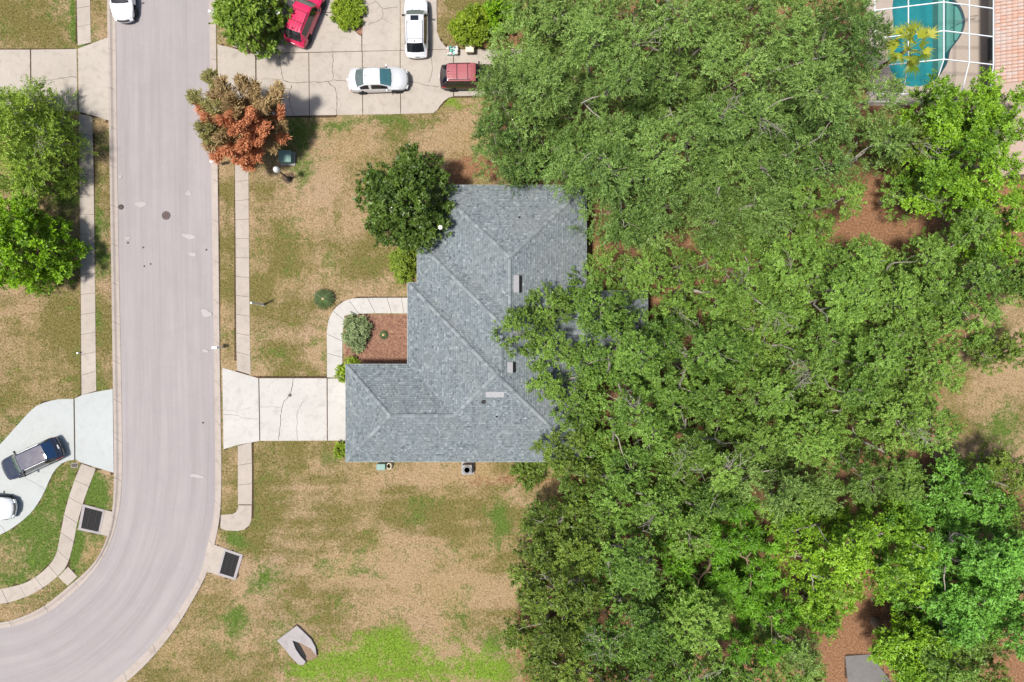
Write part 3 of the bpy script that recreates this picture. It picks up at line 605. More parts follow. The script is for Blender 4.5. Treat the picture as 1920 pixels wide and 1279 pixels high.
    for (px, py, k, e, r_) in ((909, 748, 'S', 866, 0.09), (932, 776, 'S', 866, 0.045), (973, 414, 'N', 347, 0.045)):
        c = L(px, py, D[k](e, px, py)); MB().lathe([(r_ * 1.9, -0.05), (r_ * 1.7, 0.06), (r_, 0.10), (r_, 0.32), (r_ * 0.75, 0.32), (r_ * 0.75, 0.15)], c, 12).build('vent_pipe', M['black'], roof)
    return root
build_house()

def build_ac():
    x, y, _ = P(877, 877.5); r_ = empty('air_conditioner', (x, y, 0), label='grey air conditioning condenser against the lower house wall', cat='air conditioner')
    MB().box((0, 0, 0.04), (1.0, 1.0, 0.09)).build('pad', M['conc_grey'], r_)
    MB().box((0, 0, 0.47), (0.78, 0.78, 0.78)).build('casing', M['metal_grey'], r_, bevel=0.05)
    MB().lathe([(0.33, 0.86), (0.33, 0.90), (0.29, 0.90), (0.29, 0.87)], sides=24).build('fan_ring', M['black'], r_)
    MB().lathe([(0.29, 0.866), (0.0, 0.866)], sides=24).build('fan_well', M['dark'], r_)
    f = MB(); f.lathe([(0.07, 0.87), (0.07, 0.91), (0, 0.91)], sides=12)
    for i in range(4): a = i * math.pi / 2; f.box((0.16 * math.cos(a), 0.16 * math.sin(a), 0.885), (0.22, 0.1, 0.012), a)
    f.build('fan', M['metal_grey'], r_)
    g = MB()
    for i in range(5): g.lathe([(0.06 + i * 0.055, 0.905), (0.066 + i * 0.055, 0.905), (0.066 + i * 0.055, 0.912), (0.06 + i * 0.055, 0.912)], sides=20)
    g.build('guard', M['metal_grey'], r_)
build_ac()
x, y, _ = P(717, 873); u = empty('utility_cabinet', (x, y, 0), label='blue green utility cabinet under the garage eave', cat='cabinet')
MB().box((0, 0, 0.35), (0.7, 0.5, 0.7)).build('casing', M['boxgreen'], u, bevel=0.03); MB().box((0, -0.255, 0.36), (0.56, 0.02, 0.54)).build('door', M['boxgreen'], u); MB().box((0.2, -0.275, 0.36), (0.03, 0.02, 0.12)).build('handle', M['black'], u)
x, y, _ = P(731, 872.5); u = empty('garden_hose', (x, y, 0), label='cream coiled garden hose beside the utility cabinet', cat='hose'); hb = MB()
hb.tube([(0.27 * math.cos(a * 0.35) * (1 - a * 0.003), 0.22 * math.sin(a * 0.35), 0.05 + 0.012 * a * 0.35 / 1.2 + 0.01 * math.sin(a)) for a in range(110)], 0.035, 6).build('coil', plain('hose_rubber', (0.7, 0.64, 0.5), 0.5), u)
MB().lathe([(0.03, 0), (0.045, 0.06), (0.03, 0.16), (0.0, 0.16)], (0.2, -0.2, 0.02), 10).build('nozzle', M['iron'], u)

# ------------------------------------------------------------------ mulch bed
bed = MB().prism(W2(BED), -0.05, 0.035).build('mulch_bed', None)
def mulch_mat():
    t = NT('mulch'); g = t.geo(); f = t.noise(g, 9, 4, 0.8); v = t.noise(g, 2.2, 4, 0.6)
    c = t.ramp(f, [(0.3, (0.11, 0.048, 0.03)), (0.5, (0.26, 0.13, 0.085)), (0.7, (0.48, 0.31, 0.21))]); c = t.mix(t.math('MULTIPLY', t.ramp(v, [(0.5, 0), (0.7, 1)]), 0.5), c, (0.36, 0.24, 0.14))
    t.val(t.p.inputs['Base Color'], c); t.set(Roughness=0.95); t.bump(f, 0.9, 0.05); return t.m
M['mulch'] = mulch_mat(); bed.data.materials.append(M['mulch']); bed['kind'] = 'structure'; bed['label'] = 'red brown mulch bed between the path and the house'
n = 9000; a = rng.uniform(0, 6.28, n); bx = rng.uniform(648, 764, n); by = rng.uniform(592, 688, n); k = KE; c = np.stack([(bx - 960) * S, (639.5 - by) * S, rng.uniform(0.035, 0.06, n)], 1)
d = np.stack([np.cos(a), np.sin(a), rng.normal(0, .3, n)], 1) * rng.uniform(0.04, 0.1, (n, 1)); s_ = np.stack([-np.sin(a), np.cos(a), rng.normal(0, .3, n)], 1) * 0.018
me = np_mesh('mulch_chips', np.stack([c - d - s_, c + d - s_, c + d + s_, c - d + s_], 1).reshape(-1, 3), np.arange(4 * n).reshape(n, 4)); tag(obj('mulch_chips', me, bed, M['mulch']), kind='stuff')
isl = MB().prism(W2([tuple(p) for p in ISLAND]), -0.05, 0.03).build('planting_island', M['mulch']); isl['kind'] = 'structure'

# ------------------------------------------------------------------ street drains and culvert end
def drain(corners, throat, label):
    """corners: outer frame in pixels (kerb side first), grate over the far part"""
    q = [Vector(P(*c)) for c in corners]; o = sum(q, Vector()) / 4; root = empty('storm_drain', o, label=label, cat='storm drain'); q = [c - o for c in q]
    # q0,q1 at the kerb; q2,q3 far side ; bilinear
    B = lambda u, v: (q[0] * (1 - u) + q[1] * u) * (1 - v) + (q[3] * (1 - u) + q[2] * u) * v
    th = throat; b = MB()
    def quad(u0, u1, v0, v1, z0, z1): b.prism([tuple(B(u, v))[:2] for u, v in ((u0, v0), (u1, v0), (u1, v1), (u0, v1))], z0, z1)
    quad(0, 1, 0, th, -0.16, 0.052); b.build('apron', M['conc_tan'], root); b = MB()
    quad(0, 0.09, th + 0.001, 1, -0.16, 0.07); quad(0.91, 1, th + 0.001, 1, -0.16, 0.07); quad(0.091, 0.909, 0.91, 1, -0.16, 0.07); quad(0.091, 0.909, th + 0.001, th + 0.06, -0.16, 0.068); b.build('frame', M['conc_grey'], root); b = MB()
    quad(0.09, 0.91, th + 0.06, 0.91, -0.5, 0.004); b.build('well', M['dark'], root)
    n = 13
    for i in range(n):
        b = MB(); u = 0.10 + 0.8 * (i + 0.25) / n; quad(u, u + 0.8 / n * 0.36, th + 0.065, 0.905, 0.03, 0.055); b.build('grate_bar', M['grate'], root)
    for v in (0.3, 0.6):
        b = MB(); vv = th + (1 - th) * v; quad(0.1, 0.9, vv, vv + 0.02, 0.025, 0.05); b.build('cross_bar', M['grate'], root)
drain([(213, 960), (203, 1005), (147, 993), (156, 945)], 0.27, 'storm drain with rusty iron grate beside the left pavement')
drain([(389, 1072), (402, 1021), (456, 1040), (442, 1088)], 0.36, 'storm drain with black grate on the right side of the bend')
def culvert():
    o = Vector(P(562, 1212)); root = empty('culvert_headwall', o, label='grey concrete culvert end with slit opening in the lush grass', cat='culvert')
    zz = {0: 0.16}; pts = [(558, 1171), (569, 1181), (585, 1197), (593, 1212), (595, 1228), (584, 1214), (567, 1205), (550, 1199), (556, 1215), (565, 1228), (575, 1239), (570, 1245), (561, 1244), (545, 1228), (537, 1217), (521, 1199)]
    MB().prism([tuple((Vector(P(*p)) - o))[:2] for p in pts], -0.2, 0.22).build('collar', M['conc_grey'], root, bevel=0.03)
    MB().prism([tuple((Vector(P(*p)) - o))[:2] for p in [(550, 1199), (567, 1205), (584, 1214), (596, 1229), (590, 1236), (575, 1239), (565, 1228), (556, 1215)]], -0.2, 0.02).build('pipe_floor', plain('silt', (0.22, 0.15, 0.10), 0.9, var=0.3, scale=4), root)
    MB().prism([tuple((Vector(P(*p)) - o))[:2] for p in [(550.5, 1199.5), (559, 1203.5), (565, 1213), (574, 1230), (573.5, 1237), (565, 1227), (556, 1214)]], -0.1, 0.06).build('pipe_mouth', M['dark'], root)
culvert()

# ------------------------------------------------------------------ street furniture
x, y, _ = P(540.5, 298); u = empty('transformer_box', (x, y, 0), label='green metal electric transformer box on the lawn by the rusty tree', cat='utility box')
MB().box((0, 0, 0.04), (1.15, 1.1, 0.1)).build('pad', M['conc_grey'], u); MB().box((0, 0, 0.45), (0.9, 0.86, 0.74)).build('casing', M['boxgreen'], u, bevel=0.02)
MB().box((0, 0, 0.84), (0.98, 0.93, 0.06)).build('lid', M['boxgreen'], u, bevel=0.02); MB().box((0, -0.44, 0.45), (0.7, 0.03, 0.55)).build('door', M['boxgreen'], u)
x, y, _ = P(543, 336); u = empty('lamp_post', (x, y, 0), label='black lamp post with round white lamp head on the lawn', cat='lamp post')
MB().lathe([(0.22, 0), (0.22, 0.10), (0.14, 0.2), (0.11, 0.5), (0.08, 0.55)], sides=14).build('base', M['black'], u); MB().lathe([(0.06, 0.5), (0.05, 2.7)], sides=12).build('pole', M['black'], u)
MB().lathe([(0.05, 2.65), (0.16, 2.72), (0.17, 2.76)], sides=16).build('collar', M['black'], u)
MB().lathe([(0.15, 2.75), (0.24, 2.9), (0.25, 3.1), (0.18, 3.3), (0.08, 3.38), (0, 3.4)], sides=20).build('lamp_head', plain('lamp_globe', (0.62, 0.62, 0.6), 0.3), u, True)
tag(MB().prism(W2(blob(541, 334, 12, 10, 0)), -0.05, 0.012).build('mulch_ring', M['soil']), 'dark mulch ring around the lamp post base', kind='structure')
x, y, _ = P(494, 571.2)
u = empty('white_post', (x, y, 0), label='tall slim white post standing beside the pavement', cat='post'); MB().box((0, 0, 1.3), (0.15, 0.15, 2.6)).build('pole', M['white'], u, bevel=0.01); MB().box((0, 0, 2.63), (0.16, 0.16, 0.05), 0, 0.7).build('cap', M['white'], u); MB().box((0, 0, 0.06), (0.22, 0.22, 0.12)).build('footing', M['conc_grey'], u)
def mailbox(px, py, rz, label, post='white', ln=0.62):
    x, y, _ = P(px, py); u = empty('mailbox', (x, y, 0), rz, label=label, cat='mailbox'); MB().box((0, 0, 0.55), (0.1, 0.1, 1.1)).build('post', M[post], u, bevel=0.01); MB().box((-0.16, 0, 1.06), (0.55, 0.09, 0.08)).build('arm', M[post], u)
    b = MB(); pr = [(-0.12, 1.10), (0.12, 1.10), (0.12, 1.25)] + [(0.12 * math.cos(a), 1.25 + 0.11 * math.sin(a)) for a in np.linspace(0.2, 2.94, 7)] + [(-0.12, 1.25)]; n = len(pr)
    b.add([(-0.16 - ln / 2, p[0], p[1]) for p in pr] + [(-0.16 + ln / 2, p[0], p[1]) for p in pr], [tuple(range(n))[::-1], tuple(range(n, 2 * n))] + [(i, (i + 1) % n, n + (i + 1) % n, n + i) for i in range(n)]); bx_ = b.build('box', M['white'], u)
    MB().box((-0.16 - ln / 2 - 0.012, 0, 1.2), (0.02, 0.2, 0.16)).build('door', M['white'], bx_); MB().box((-0.1, 0.13, 1.34), (0.03, 0.012, 0.16)).build('flag', M['lens_red'], bx_)
mailbox(418, 309, 0.15, 'white mailbox on grey post at the kerb below the rusty tree', 'metal_grey', 0.62); mailbox(413, 39, -0.5, 'white mailbox at the kerb beside the flowering magnolia', 'metal_grey', 0.5); mailbox(419, 651.5, 0.0, 'white mailbox at the kerb above the bright white driveway', 'white', 0.4)
x, y, _ = P(140, 872.5); u = empty('water_meter', (x, y, 0), 0.1, label='small dark water meter box in grass by the fresh driveway', cat='meter box'); MB().box((0, 0, 0.01), (0.55, 0.36, 0.06)).build('rim', M['conc_grey'], u); MB().box((0, 0, 0.035), (0.45, 0.27, 0.05)).build('lid', M['iron'], u)
x, y, _ = P(150, 662); u = empty('marker_stake', (x, y, 0), label='tiny white marker stake at the left pavement edge', cat='stake'); MB().lathe([(0.05, 0), (0.05, 0.28), (0.075, 0.29), (0.075, 0.36), (0, 0.38)], sides=10).build('stake_tube', M['white'], u)
# ------------------------------------------------------------------ bags and a bin beside the parked cars
x, y, _ = P(849, 98); u = empty('heaped_tub', (x, y, 0), label='low tub heaped with white and green bags on the driveway', cat='tub')
MB().box((0, 0, 0.16), (0.86, 0.62, 0.32), 0, 1.08).build('tub', plain('tub_plastic', (0.36, 0.44, 0.42), 0.5, var=0.25), u, bevel=0.05)
def lump(r_, c, seed, sq=(1, 1, .7)):
    g = np.random.default_rng(seed); b = MB(); n, m = 8, 12; ph = g.uniform(0, 6, 6)
    for i in range(n + 1):
        for j in range(m):
            t = math.pi * i / n; a = 2 * math.pi * j / m; rr_ = r_ * (1 + 0.13 * math.sin(3 * a + ph[0] + 2 * t) + 0.1 * math.sin(5 * t + ph[1] + a)); b.v.append((c[0] + rr_ * math.sin(t) * math.cos(a) * sq[0], c[1] + rr_ * math.sin(t) * math.sin(a) * sq[1], c[2] + rr_ * math.cos(t) * sq[2]))
    for i in range(n):
        for j in range(m): j2 = (j + 1) % m; b.f.append((i * m + j, (i + 1) * m + j, (i + 1) * m + j2, i * m + j2))
    return b
cols = [(0.72, 0.72, 0.7), (0.10, 0.36, 0.26), (0.35, 0.55, 0.5), (0.7, 0.66, 0.7), (0.45, 0.33, 0.28), (0.7, 0.7, 0.7), (0.18, 0.2, 0.22), (0.62, 0.6, 0.52)]
for i in range(16): lump(rng.uniform(0.09, 0.15), (-0.33 + 0.22 * (i % 4) + rng.normal(0, .03), -0.22 + 0.15 * (i // 4) + rng.normal(0, .02), 0.36 + rng.uniform(0, 0.12)), i).build('bag', plain('bag_plastic', cols[(i * 5) % 8], 0.4, var=0.25), u, True)
x, y, _ = P(882, 99); u = empty('lidded_cart', (x, y, 0), label='cream lidded cart with dark base beside the heaped tub', cat='cart')
MB().box((0, 0, 0.62), (0.62, 0.5, 0.3)).build('body', plain('cream_plastic', (0.72, 0.66, 0.46), 0.4), u, bevel=0.05); MB().box((0, 0, 0.82), (0.7, 0.58, 0.1), 0, 0.85).build('lid', plain('cream_lid', (0.76, 0.70, 0.50), 0.4), u, bevel=0.03)
MB().box((0, 0, 0.36), (0.5, 0.4, 0.22)).build('base', M['black'], u)
for s_ in (-1, 1):
    for t in (-1, 1): MB().box((s_ * 0.22, t * 0.16, 0.18), (0.05, 0.05, 0.36)).build('leg', M['black'], u)
# ------------------------------------------------------------------ pool, deck, screen cage and the tile roofed house
Q = lambda x, y: (x / 5.814 + 1640, y / 5.814)
POOL = [Q(*p) for p in [(700, -240), (800, -120), (850, -20), (900, 30), (945, 90), (975, 170), (985, 240), (965, 330), (920, 420), (850, 510), (820, 560), (805, 640), (780, 710), (730, 790), (690, 850), (600, 905), (500, 940), (420, 948), (340, 935), (260, 890), (200, 820), (160, 740), (140, 650), (150, 500), (190, 380), (200, 250), (190, 120), (200, 0), (240, -140), (400, -240)]]
POOLS = [tuple(p) for p in smooth_line(POOL + [POOL[0]], 91)[:-1]]
def build_pool():
    ring = W2(POOLS); outer = W2(DECK)
    cu = bpy.data.curves.new('deck_curve', 'CURVE'); cu.dimensions = '2D'; cu.fill_mode = 'BOTH'; cu.extrude = 0.06
    for poly in (outer, ring):
        sp = cu.splines.new('POLY'); sp.points.add(len(poly) - 1); sp.use_cyclic_u = True
        for i, p in enumerate(poly): sp.points[i].co = (p[0], p[1], 0, 1)
    tmp = bpy.data.objects.new('deck_tmp', cu); COL.objects.link(tmp); bpy.context.view_layer.update()
    me = bpy.data.meshes.new_from_object(tmp.evaluated_get(bpy.context.evaluated_depsgraph_get())); bpy.data.objects.remove(tmp)
    M['deck'] = concrete('pool_deck', (0.47, 0.40, 0.34), 0.15, 0.05)
    me.materials.clear(); me.materials.append(M['deck']); me.name = 'pool_deck'; dk = obj('pool_deck', me); dk.location.z = -0.02; tag(dk, 'beige concrete deck around the turquoise pool', kind='structure')
    root = empty('swimming_pool', P(1720, 80), label='turquoise freeform swimming pool under the white screen cage', cat='swimming pool'); o = root.location
    loc = lambda pts: [(x - o.x, y - o.y) for x, y in pts]
    rg = loc(ring); n = len(rg); t = NT('pool_plaster'); f = t.noise(t.geo(), 3, 4); t.val(t.p.inputs['Base Color'], t.mix(f, (0.008, 0.20, 0.235), (0.014, 0.27, 0.29))); t.set(Roughness=0.7); M['plaster'] = t.m
    M['steps'] = plain('pool_step', (0.16, 0.33, 0.29), 0.7); M['tile_band'] = plain('waterline_tile', (0.10, 0.13, 0.17), 0.4)
    b = MB(); b.add([(x, y, 0.02) for x, y in rg] + [(x, y, -1.5) for x, y in rg], [(i, n + i, n + (i + 1) % n, (i + 1) % n) for i in range(n)] + [tuple(range(n, 2 * n))]); b.build('basin', M['plaster'], root)
    b = MB(); ri = inset(rg, 0.035); ri = ri if len(ri) == n else rg; b.add([(x, y, 0.03) for x, y in inset(rg, 0.004)] + [(x, y, -0.22) for x, y in inset(rg, 0.03)], [(i, n + i, n + (i + 1) % n, (i + 1) % n) for i in range(n)]); b.build('waterline_band', M['tile_band'], root)
    for thr, zt in ((756, -0.75), (826, -0.5), (897, -0.28)):
        q = [p for p in POOLS if (p[0] - 1640) * 5.814 > thr and p[1] > -22]; q = sorted(q, key=lambda p: p[1]); xs = thr / 5.814 + 1640
        MB().prism(loc(W2([(xs, q[0][1])] + q + [(xs, q[-1][1])])), -1.49, zt).build('step', M['steps'], root)
    t = NT('pool_water'); t.t.nodes.remove(t.p); tr = t.n('ShaderNodeBsdfTransparent'); tr.inputs[0].default_value = (0.80, 0.95, 0.96, 1); gl = t.n('ShaderNodeBsdfGlossy'); gl.inputs['Roughness'].default_value = 0.03
    fr = t.n('ShaderNodeFresnel'); fr.inputs[0].default_value = 1.33; bp = t.n('ShaderNodeBump'); bp.inputs['Strength'].default_value = 0.15; bp.inputs['Distance'].default_value = 0.05; t.l(t.noise(t.geo(), 2.5, 3), bp.inputs['Height']); t.l(bp.outputs[0], gl.inputs['Normal'])
    mx = t.n('ShaderNodeMixShader'); t.l(fr.outputs[0], mx.inputs[0]); t.l(tr.outputs[0], mx.inputs[1]); t.l(gl.outputs[0], mx.inputs[2]); t.l(mx.outputs[0], t.out.inputs[0])
    MB().add([(x, y, -0.10) for x, y in rg], [tuple(range(n - 1, -1, -1))]).build('water', t.m, root)
    # hand rail on the steps
    a = Vector(P(*Q(860, 280))) - o; c = Vector(P(*Q(975, 230))) - o; e = Vector(P(*Q(1130, 205))) - o
    MB().tube([a + Vector((0, 0, -0.4)), a + Vector((0, 0, 0.5)), c + Vector((0, 0, 0.8)), c.lerp(e, 0.5) + Vector((0, 0, 0.75)), c.lerp(e, 0.6) + Vector((0, 0, 0.0))], 0.025, 8).build('hand_rail', M['chrome'], root)
build_pool()
def build_cage():
    root = empty('screen_cage', P(1750, 80), label='white aluminium screen cage over the pool', cat='screen enclosure'); o = root.location
    xs = [(1640, 2.6), (1703, 3.25), (1769.5, 3.9), (1817, 3.4), (1862.5, 2.9)]; ys = [-105, -50, 4, 58, 111.4]
    yw = [(639.5 - y) * S * (H - 3.9) / H for y in ys]; xw = [(x - 960) * S * (H - z) / H for x, z in xs]; zz = [z for _, z in xs]
    G = {}
    for i in range(5):
        for j in range(5): G[i, j] = Vector((xw[i], yw[j], zz[i])) - o
    ysouth = (639.5 - 176.5) * S * (H - 2.5) / H
    for i in range(5): G[i, 5] = Vector((xw[i], ysouth, 2.5)) - o
    def beam(a, b, r_=0.032, name='beam'):
        d = b - a; m = MB(); u = d.normalized(); s_ = u.cross(Vector((0, 0, 1))); s_ = s_.normalized() if s_.length > 0.01 else Vector((1, 0, 0)); v = s_.cross(u)
        q = [p + s_ * sx * r_ + v * sz * r_ * 1.3 for p in (a, b) for sx, sz in ((-1, -1), (1, -1), (1, 1), (-1, 1))]
        m.add(q, [(3, 2, 1, 0), (4, 5, 6, 7), (0, 1, 5, 4), (1, 2, 6, 5), (2, 3, 7, 6), (3, 0, 4, 7)]); m.build(name, M['alu'], root)
    for j in range(6):
        for i in range(4): beam(G[i, j], G[i + 1, j])
    for i in range(5):
        for j in range(5): beam(G[i, j], G[i, j + 1], 0.03)
    for i in range(5):
        p = G[i, 5]; beam(Vector((p.x, p.y, 0.04 - o.z)), p, 0.03, 'post')
    for j in range(5): p = G[0, j]; beam(Vector((p.x, p.y, 0.04 - o.z)), p, 0.03, 'post')
    p, q = G[0, 5], G[4, 5]; beam(Vector((p.x, p.y, 0.9)), Vector((q.x, q.y, 0.9)), 0.025, 'chair_rail')
    t = NT('insect_screen'); t.t.nodes.remove(t.p); tr = t.n('ShaderNodeBsdfTransparent'); df = t.n('ShaderNodeBsdfDiffuse'); df.inputs[0].default_value = (0.05, 0.05, 0.055, 1); mx = t.n('ShaderNodeMixShader'); mx.inputs[0].default_value = 0.10; t.l(tr.outputs[0], mx.inputs[1]); t.l(df.outputs[0], mx.inputs[2]); t.l(mx.outputs[0], t.out.inputs[0])
    for i in range(4):
        for j in range(5): MB().add([tuple(G[a, b]) for a, b in ((i, j), (i + 1, j), (i + 1, j + 1), (i, j + 1))], [(0, 3, 2, 1)]).build('screen_panel', t.m, root)
        a, b = G[i, 5], G[i + 1, 5]; MB().add([tuple(a), tuple(b), (b.x, b.y, 0.05), (a.x, a.y, 0.05)], [(0, 1, 2, 3)]).build('screen_panel', t.m, root)
build_cage()
def build_tile_house():
    EZ2 = 2.9; k = S * (H - EZ2) / H; x0 = (1866 - 960) * k; y1, y0 = (639.5 + 110) * k, (639.5 - 330) * k; wd = 9.0
    root = empty('tile_roof_house', (x0 + 4, (y0 + y1) / 2, 0), label='neighbouring house with orange and white barrel tile roof by the pool', cat='house'); o = root.location
    MB().box((x0 + 1.45 + wd / 2 - o.x, (y0 + y1) / 2 - o.y, 1.35), (wd, y1 - y0 - 1.0, 2.7)).build('wall', M['stucco'], root)
    rf = MB().add([(x0 - o.x, y0 - o.y, EZ2 - 0.1), (x0 - o.x, y1 - o.y, EZ2 - 0.1), (x0 + 5.5 - o.x, y1 - o.y, EZ2 + 1.9), (x0 + 5.5 - o.x, y0 - o.y, EZ2 + 1.9), (x0 + 11 - o.x, y0 - o.y, EZ2 - 0.1), (x0 + 11 - o.x, y1 - o.y, EZ2 - 0.1)], [(0, 3, 2, 1), (3, 4, 5, 2)]).build('roof', plain('tile_underlay', (0.4, 0.3, 0.25), 0.9), root)
    MB().box((x0 - 0.05 - o.x, (y0 + y1) / 2 - o.y, EZ2 - 0.16), (0.1, y1 - y0, 0.14)).build('gutter', plain('gutter_bronze', (0.12, 0.11, 0.11), 0.5), root)
    dx = MB().box((x0 + 1.44 - o.x, (639.5 - 95) * S - o.y, 1.1), (0.06, 1.8, 2.1)).build('sliding_door', M['house_glass'], root)
    t = NT('barrel_tile'); g = t.geo(); f = t.noise(g, 3.0, 4, 0.7); r_ = t.rnd(); mpn = t.n('ShaderNodeMapping'); t.l(g, mpn.inputs[0]); mpn.inputs['Rotation'].default_value = (0, 0, 0.35); mpn.inputs['Scale'].default_value = (0.5, 2.4, 1); f2 = t.noise(mpn.outputs[0], 2.2, 4, 0.65)
    c = t.mix(t.ramp(t.math('ADD', t.math('MULTIPLY', r_, 0.35), t.math('MULTIPLY', f2, 0.8)), [(0.38, 0.0), (0.72, 1.0)]), (0.53, 0.45, 0.41), (0.56, 0.34, 0.25)); c = t.mix(t.math('MULTIPLY', f, 0.3), c, (0.40, 0.25, 0.2)); t.val(t.p.inputs['Base Color'], c); t.set(Roughness=0.85)
    b = MB(); n = 8; ln = 0.44
    for xx, zz in ((0, 0.0), (ln, 0.035)):
        for i in range(n + 1): a = math.pi * i / n; b.v.append((xx, -0.125 * math.cos(a) if zz else -0.135 * math.cos(a), zz * 0 + 0.095 * math.sin(a) + (0.03 if xx == 0 else 0.0)))
    for i in range(n): b.f.append((i, n + 1 + i, n + 2 + i, i + 1))
    b.f.append(tuple(range(n + 1))[::-1]); tm = b.mesh('roof_tile', True); tm.materials.append(t.m)
    sl = math.atan2(2.0, 5.5); nr, nc = 10, 26; ytop = (639.5 + 14) * k
    for r2 in range(nr):
        for c2 in range(nc):
            ti = obj('roof_tile', tm, rf); s_ = r2 * 0.37; ti.location = (x0 + s_ * math.cos(sl) - 0.05 - o.x, ytop - c2 * 0.27 - 0.1 - o.y, EZ2 - 0.09 + s_ * math.sin(sl) + 0.02); ti.rotation_euler = (0, -sl, rng.normal(0, 0.02))
build_tile_house()
x, y, _ = P(1857, 100); u = empty('patio_chair', (x, y, 0.04), math.pi, label='dark patio chair on the pool deck by the tile roofed house', cat='chair')
MB().box((0, 0, 0.42), (0.5, 0.5, 0.06)).build('seat', M['black'], u); MB().box((-0.26, 0, 0.72), (0.06, 0.5, 0.6)).build('backrest', M['black'], u)
for a in (-1, 1):
    for b in (-1, 1): MB().box((a * 0.22, b * 0.22, 0.2), (0.04, 0.04, 0.4)).build('leg', M['black'], u)
    MB().box((0, a * 0.27, 0.62), (0.5, 0.05, 0.04)).build('armrest', M['black'], u)

# ------------------------------------------------------------------ vehicles
def make_car(px, py, head, c, label, cat='car', name='parked_car', group=None):
    """head in degrees anticlockwise from picture right; c is a spec dict; the front of the car is +x"""
    x, y, _ = P(px, py); root = empty(name, (x, y, 0.03 if c.get('z') is None else c['z']), R(head), label=label, cat=cat)
    Lh = c['L'] / 2; Wh = c['W'] / 2; st = c['st']          # st: (x, top, belt, roof width factor, body width factor)
    xs = [s_[0] for s_ in st]; extra = []
    for a, b in zip(xs[:-1], xs[1:]): m = max(1, int((b - a) / 0.22)); extra += [a + (b - a) * i / m for i in range(m)]
    X = extra + [xs[-1]]
    itp = lambda k: np.interp(X, xs, [s_[k] for s_ in st]); T, B, WR, WB = itp(1), itp(2), itp(3), itp(4)
    nx = len(X); sec = []
    for i in range(nx):
        w_ = Wh * WB[i]; t, b = T[i], B[i]; wr = Wh * WR[i]; gl = lambda f: (w_ * 0.955 * (1 - f) + wr * f, b + (t - 0.055 - b) * f) if t - 0.055 > b else (w_ * 0.955 * (1 - f) + wr * f, b + (t - 0.03 - b) * f)
        lowz = c.get('sill', 0.26) + (0.12 if abs(X[i]) > Lh - 0.35 else 0)
        h = [(w_ * 0.93, lowz), (w_ * 0.99, lowz + 0.10), (w_, lowz + (b - lowz) * 0.45), (w_ * 0.995, lowz + (b - lowz) * 0.8), (w_ * 0.955, b), gl(0.10), gl(0.90), gl(1.0), (wr * 0.93, t - 0.012), (wr * 0.84, t), (wr * 0.45, t + 0.02), (0, t + 0.026)]
        sec.append(h)
    K = len(sec[0]); bow = lambda xx, yy: -c.get('bow', 0.16) * (yy / Wh) ** 2 * (1 if xx > 0 else -0.75) * min(1, max(0, (abs(xx) - Lh * 0.18) / (Lh * 0.6))) ** 1.0
    V = []; cols = 2 * K - 1
    for i in range(nx):
        row = [(-1, k) for k in range(K)] + [(1, k) for k in range(K - 2, -1, -1)]
        for s_, k in row: yy, zz = sec[i][k]; yy *= s_; V.append((X[i] + bow(X[i], yy), yy, zz))
    groups = {}
    def put(g, f): groups.setdefault(g, []).append(f)
    ws, wse, rw, rwe = c['ws'], c['wse'], c['rw'], c['rwe']     # windscreen base/top x, rear window top/base x
    r_w = c.get('wr', 0.34); axles = c['ax']
    for i in range(nx - 1):
        xm = (X[i] + X[i + 1]) / 2
        for j in range(cols - 1):
            k = min(j, cols - 2 - j); side = -1 if j < cols / 2 - 0.5 else 1; f = (i * cols + j, i * cols + j + 1, (i + 1) * cols + j + 1, (i + 1) * cols + j); ym = abs(V[f[0]][1]); zm = sum(V[q][2] for q in f) / 4
            top = k >= 8
            if top and wse < xm < ws: put('windshield', f)
            elif top and rwe < xm < rw: put('rear_window', f)
            elif c.get('sunroof') and k >= c.get('sk', 10) and c['sunroof'][0] < xm < c['sunroof'][1]: put('sunroof', f)
            elif c.get('roofcol') and k >= 7 and rw - 0.05 < xm < wse: put('roof', f)
            elif k == 5:
                for wi, (a, b) in enumerate(c['win']):
                    if a < xm < b: put(('side_window', side, wi), f); break
                else: put('pillar' if c.get('darkpillar') else 'body', f)
            elif k <= 1 and c.get('clad'): put('cladding', f)
            elif k in (2, 3) and xm < -Lh + 0.30: put(('taillight', side), f) if k == 3 or c.get('bigtail') else put('body', f)
            elif k in (3,) and xm > Lh - 0.42: put(('headlight', side), f)
            else:
                if k <= 1 and any((xm - a) ** 2 + (zm - r_w) ** 2 < (r_w + 0.06) ** 2 for a in axles): continue
                if k == 2 and any((xm - a) ** 2 + (zm - 0.05 - r_w) ** 2 < (r_w + 0.04) ** 2 for a in axles): continue
                put('body', f)
    put('body', tuple(range(cols))); put('body', tuple((nx - 1) * cols + j for j in range(cols))[::-1])
    put('under', tuple(i * cols for i in range(nx))); groups.pop('under')
    P_ = paint(name + '_paint', c['col'], c.get('met', 0.0), c.get('rough', 0.22))
    mats = {'body': P_, 'windshield': M[c.get('wsg', 'glass_dark')], 'rear_window': M[c.get('rwg', 'glass_dark')], 'sunroof': M[c.get('srg', 'glass_dark')], 'side_window': M['glass_dark'], 'taillight': M['lens_red'], 'headlight': M['lens_clear'], 'pillar': M['black'], 'cladding': M['black'], 'roof': paint(name + '_roof', c.get('roofcol', (1, 1, 1)), 0.0, 0.3)}
    made = {}
    for g, fs in groups.items():
        nm = g if isinstance(g, str) else g[0]; used = sorted({i for f in fs for i in f}); mp = {u_: n_ for n_, u_ in enumerate(used)}
        mb = MB(); mb.v = [V[u_] for u_ in used]; mb.f = [tuple(mp[i] for i in f) for f in fs]; made[g] = mb.build(nm, mats[nm], root, True)
    bm_ = made['body']
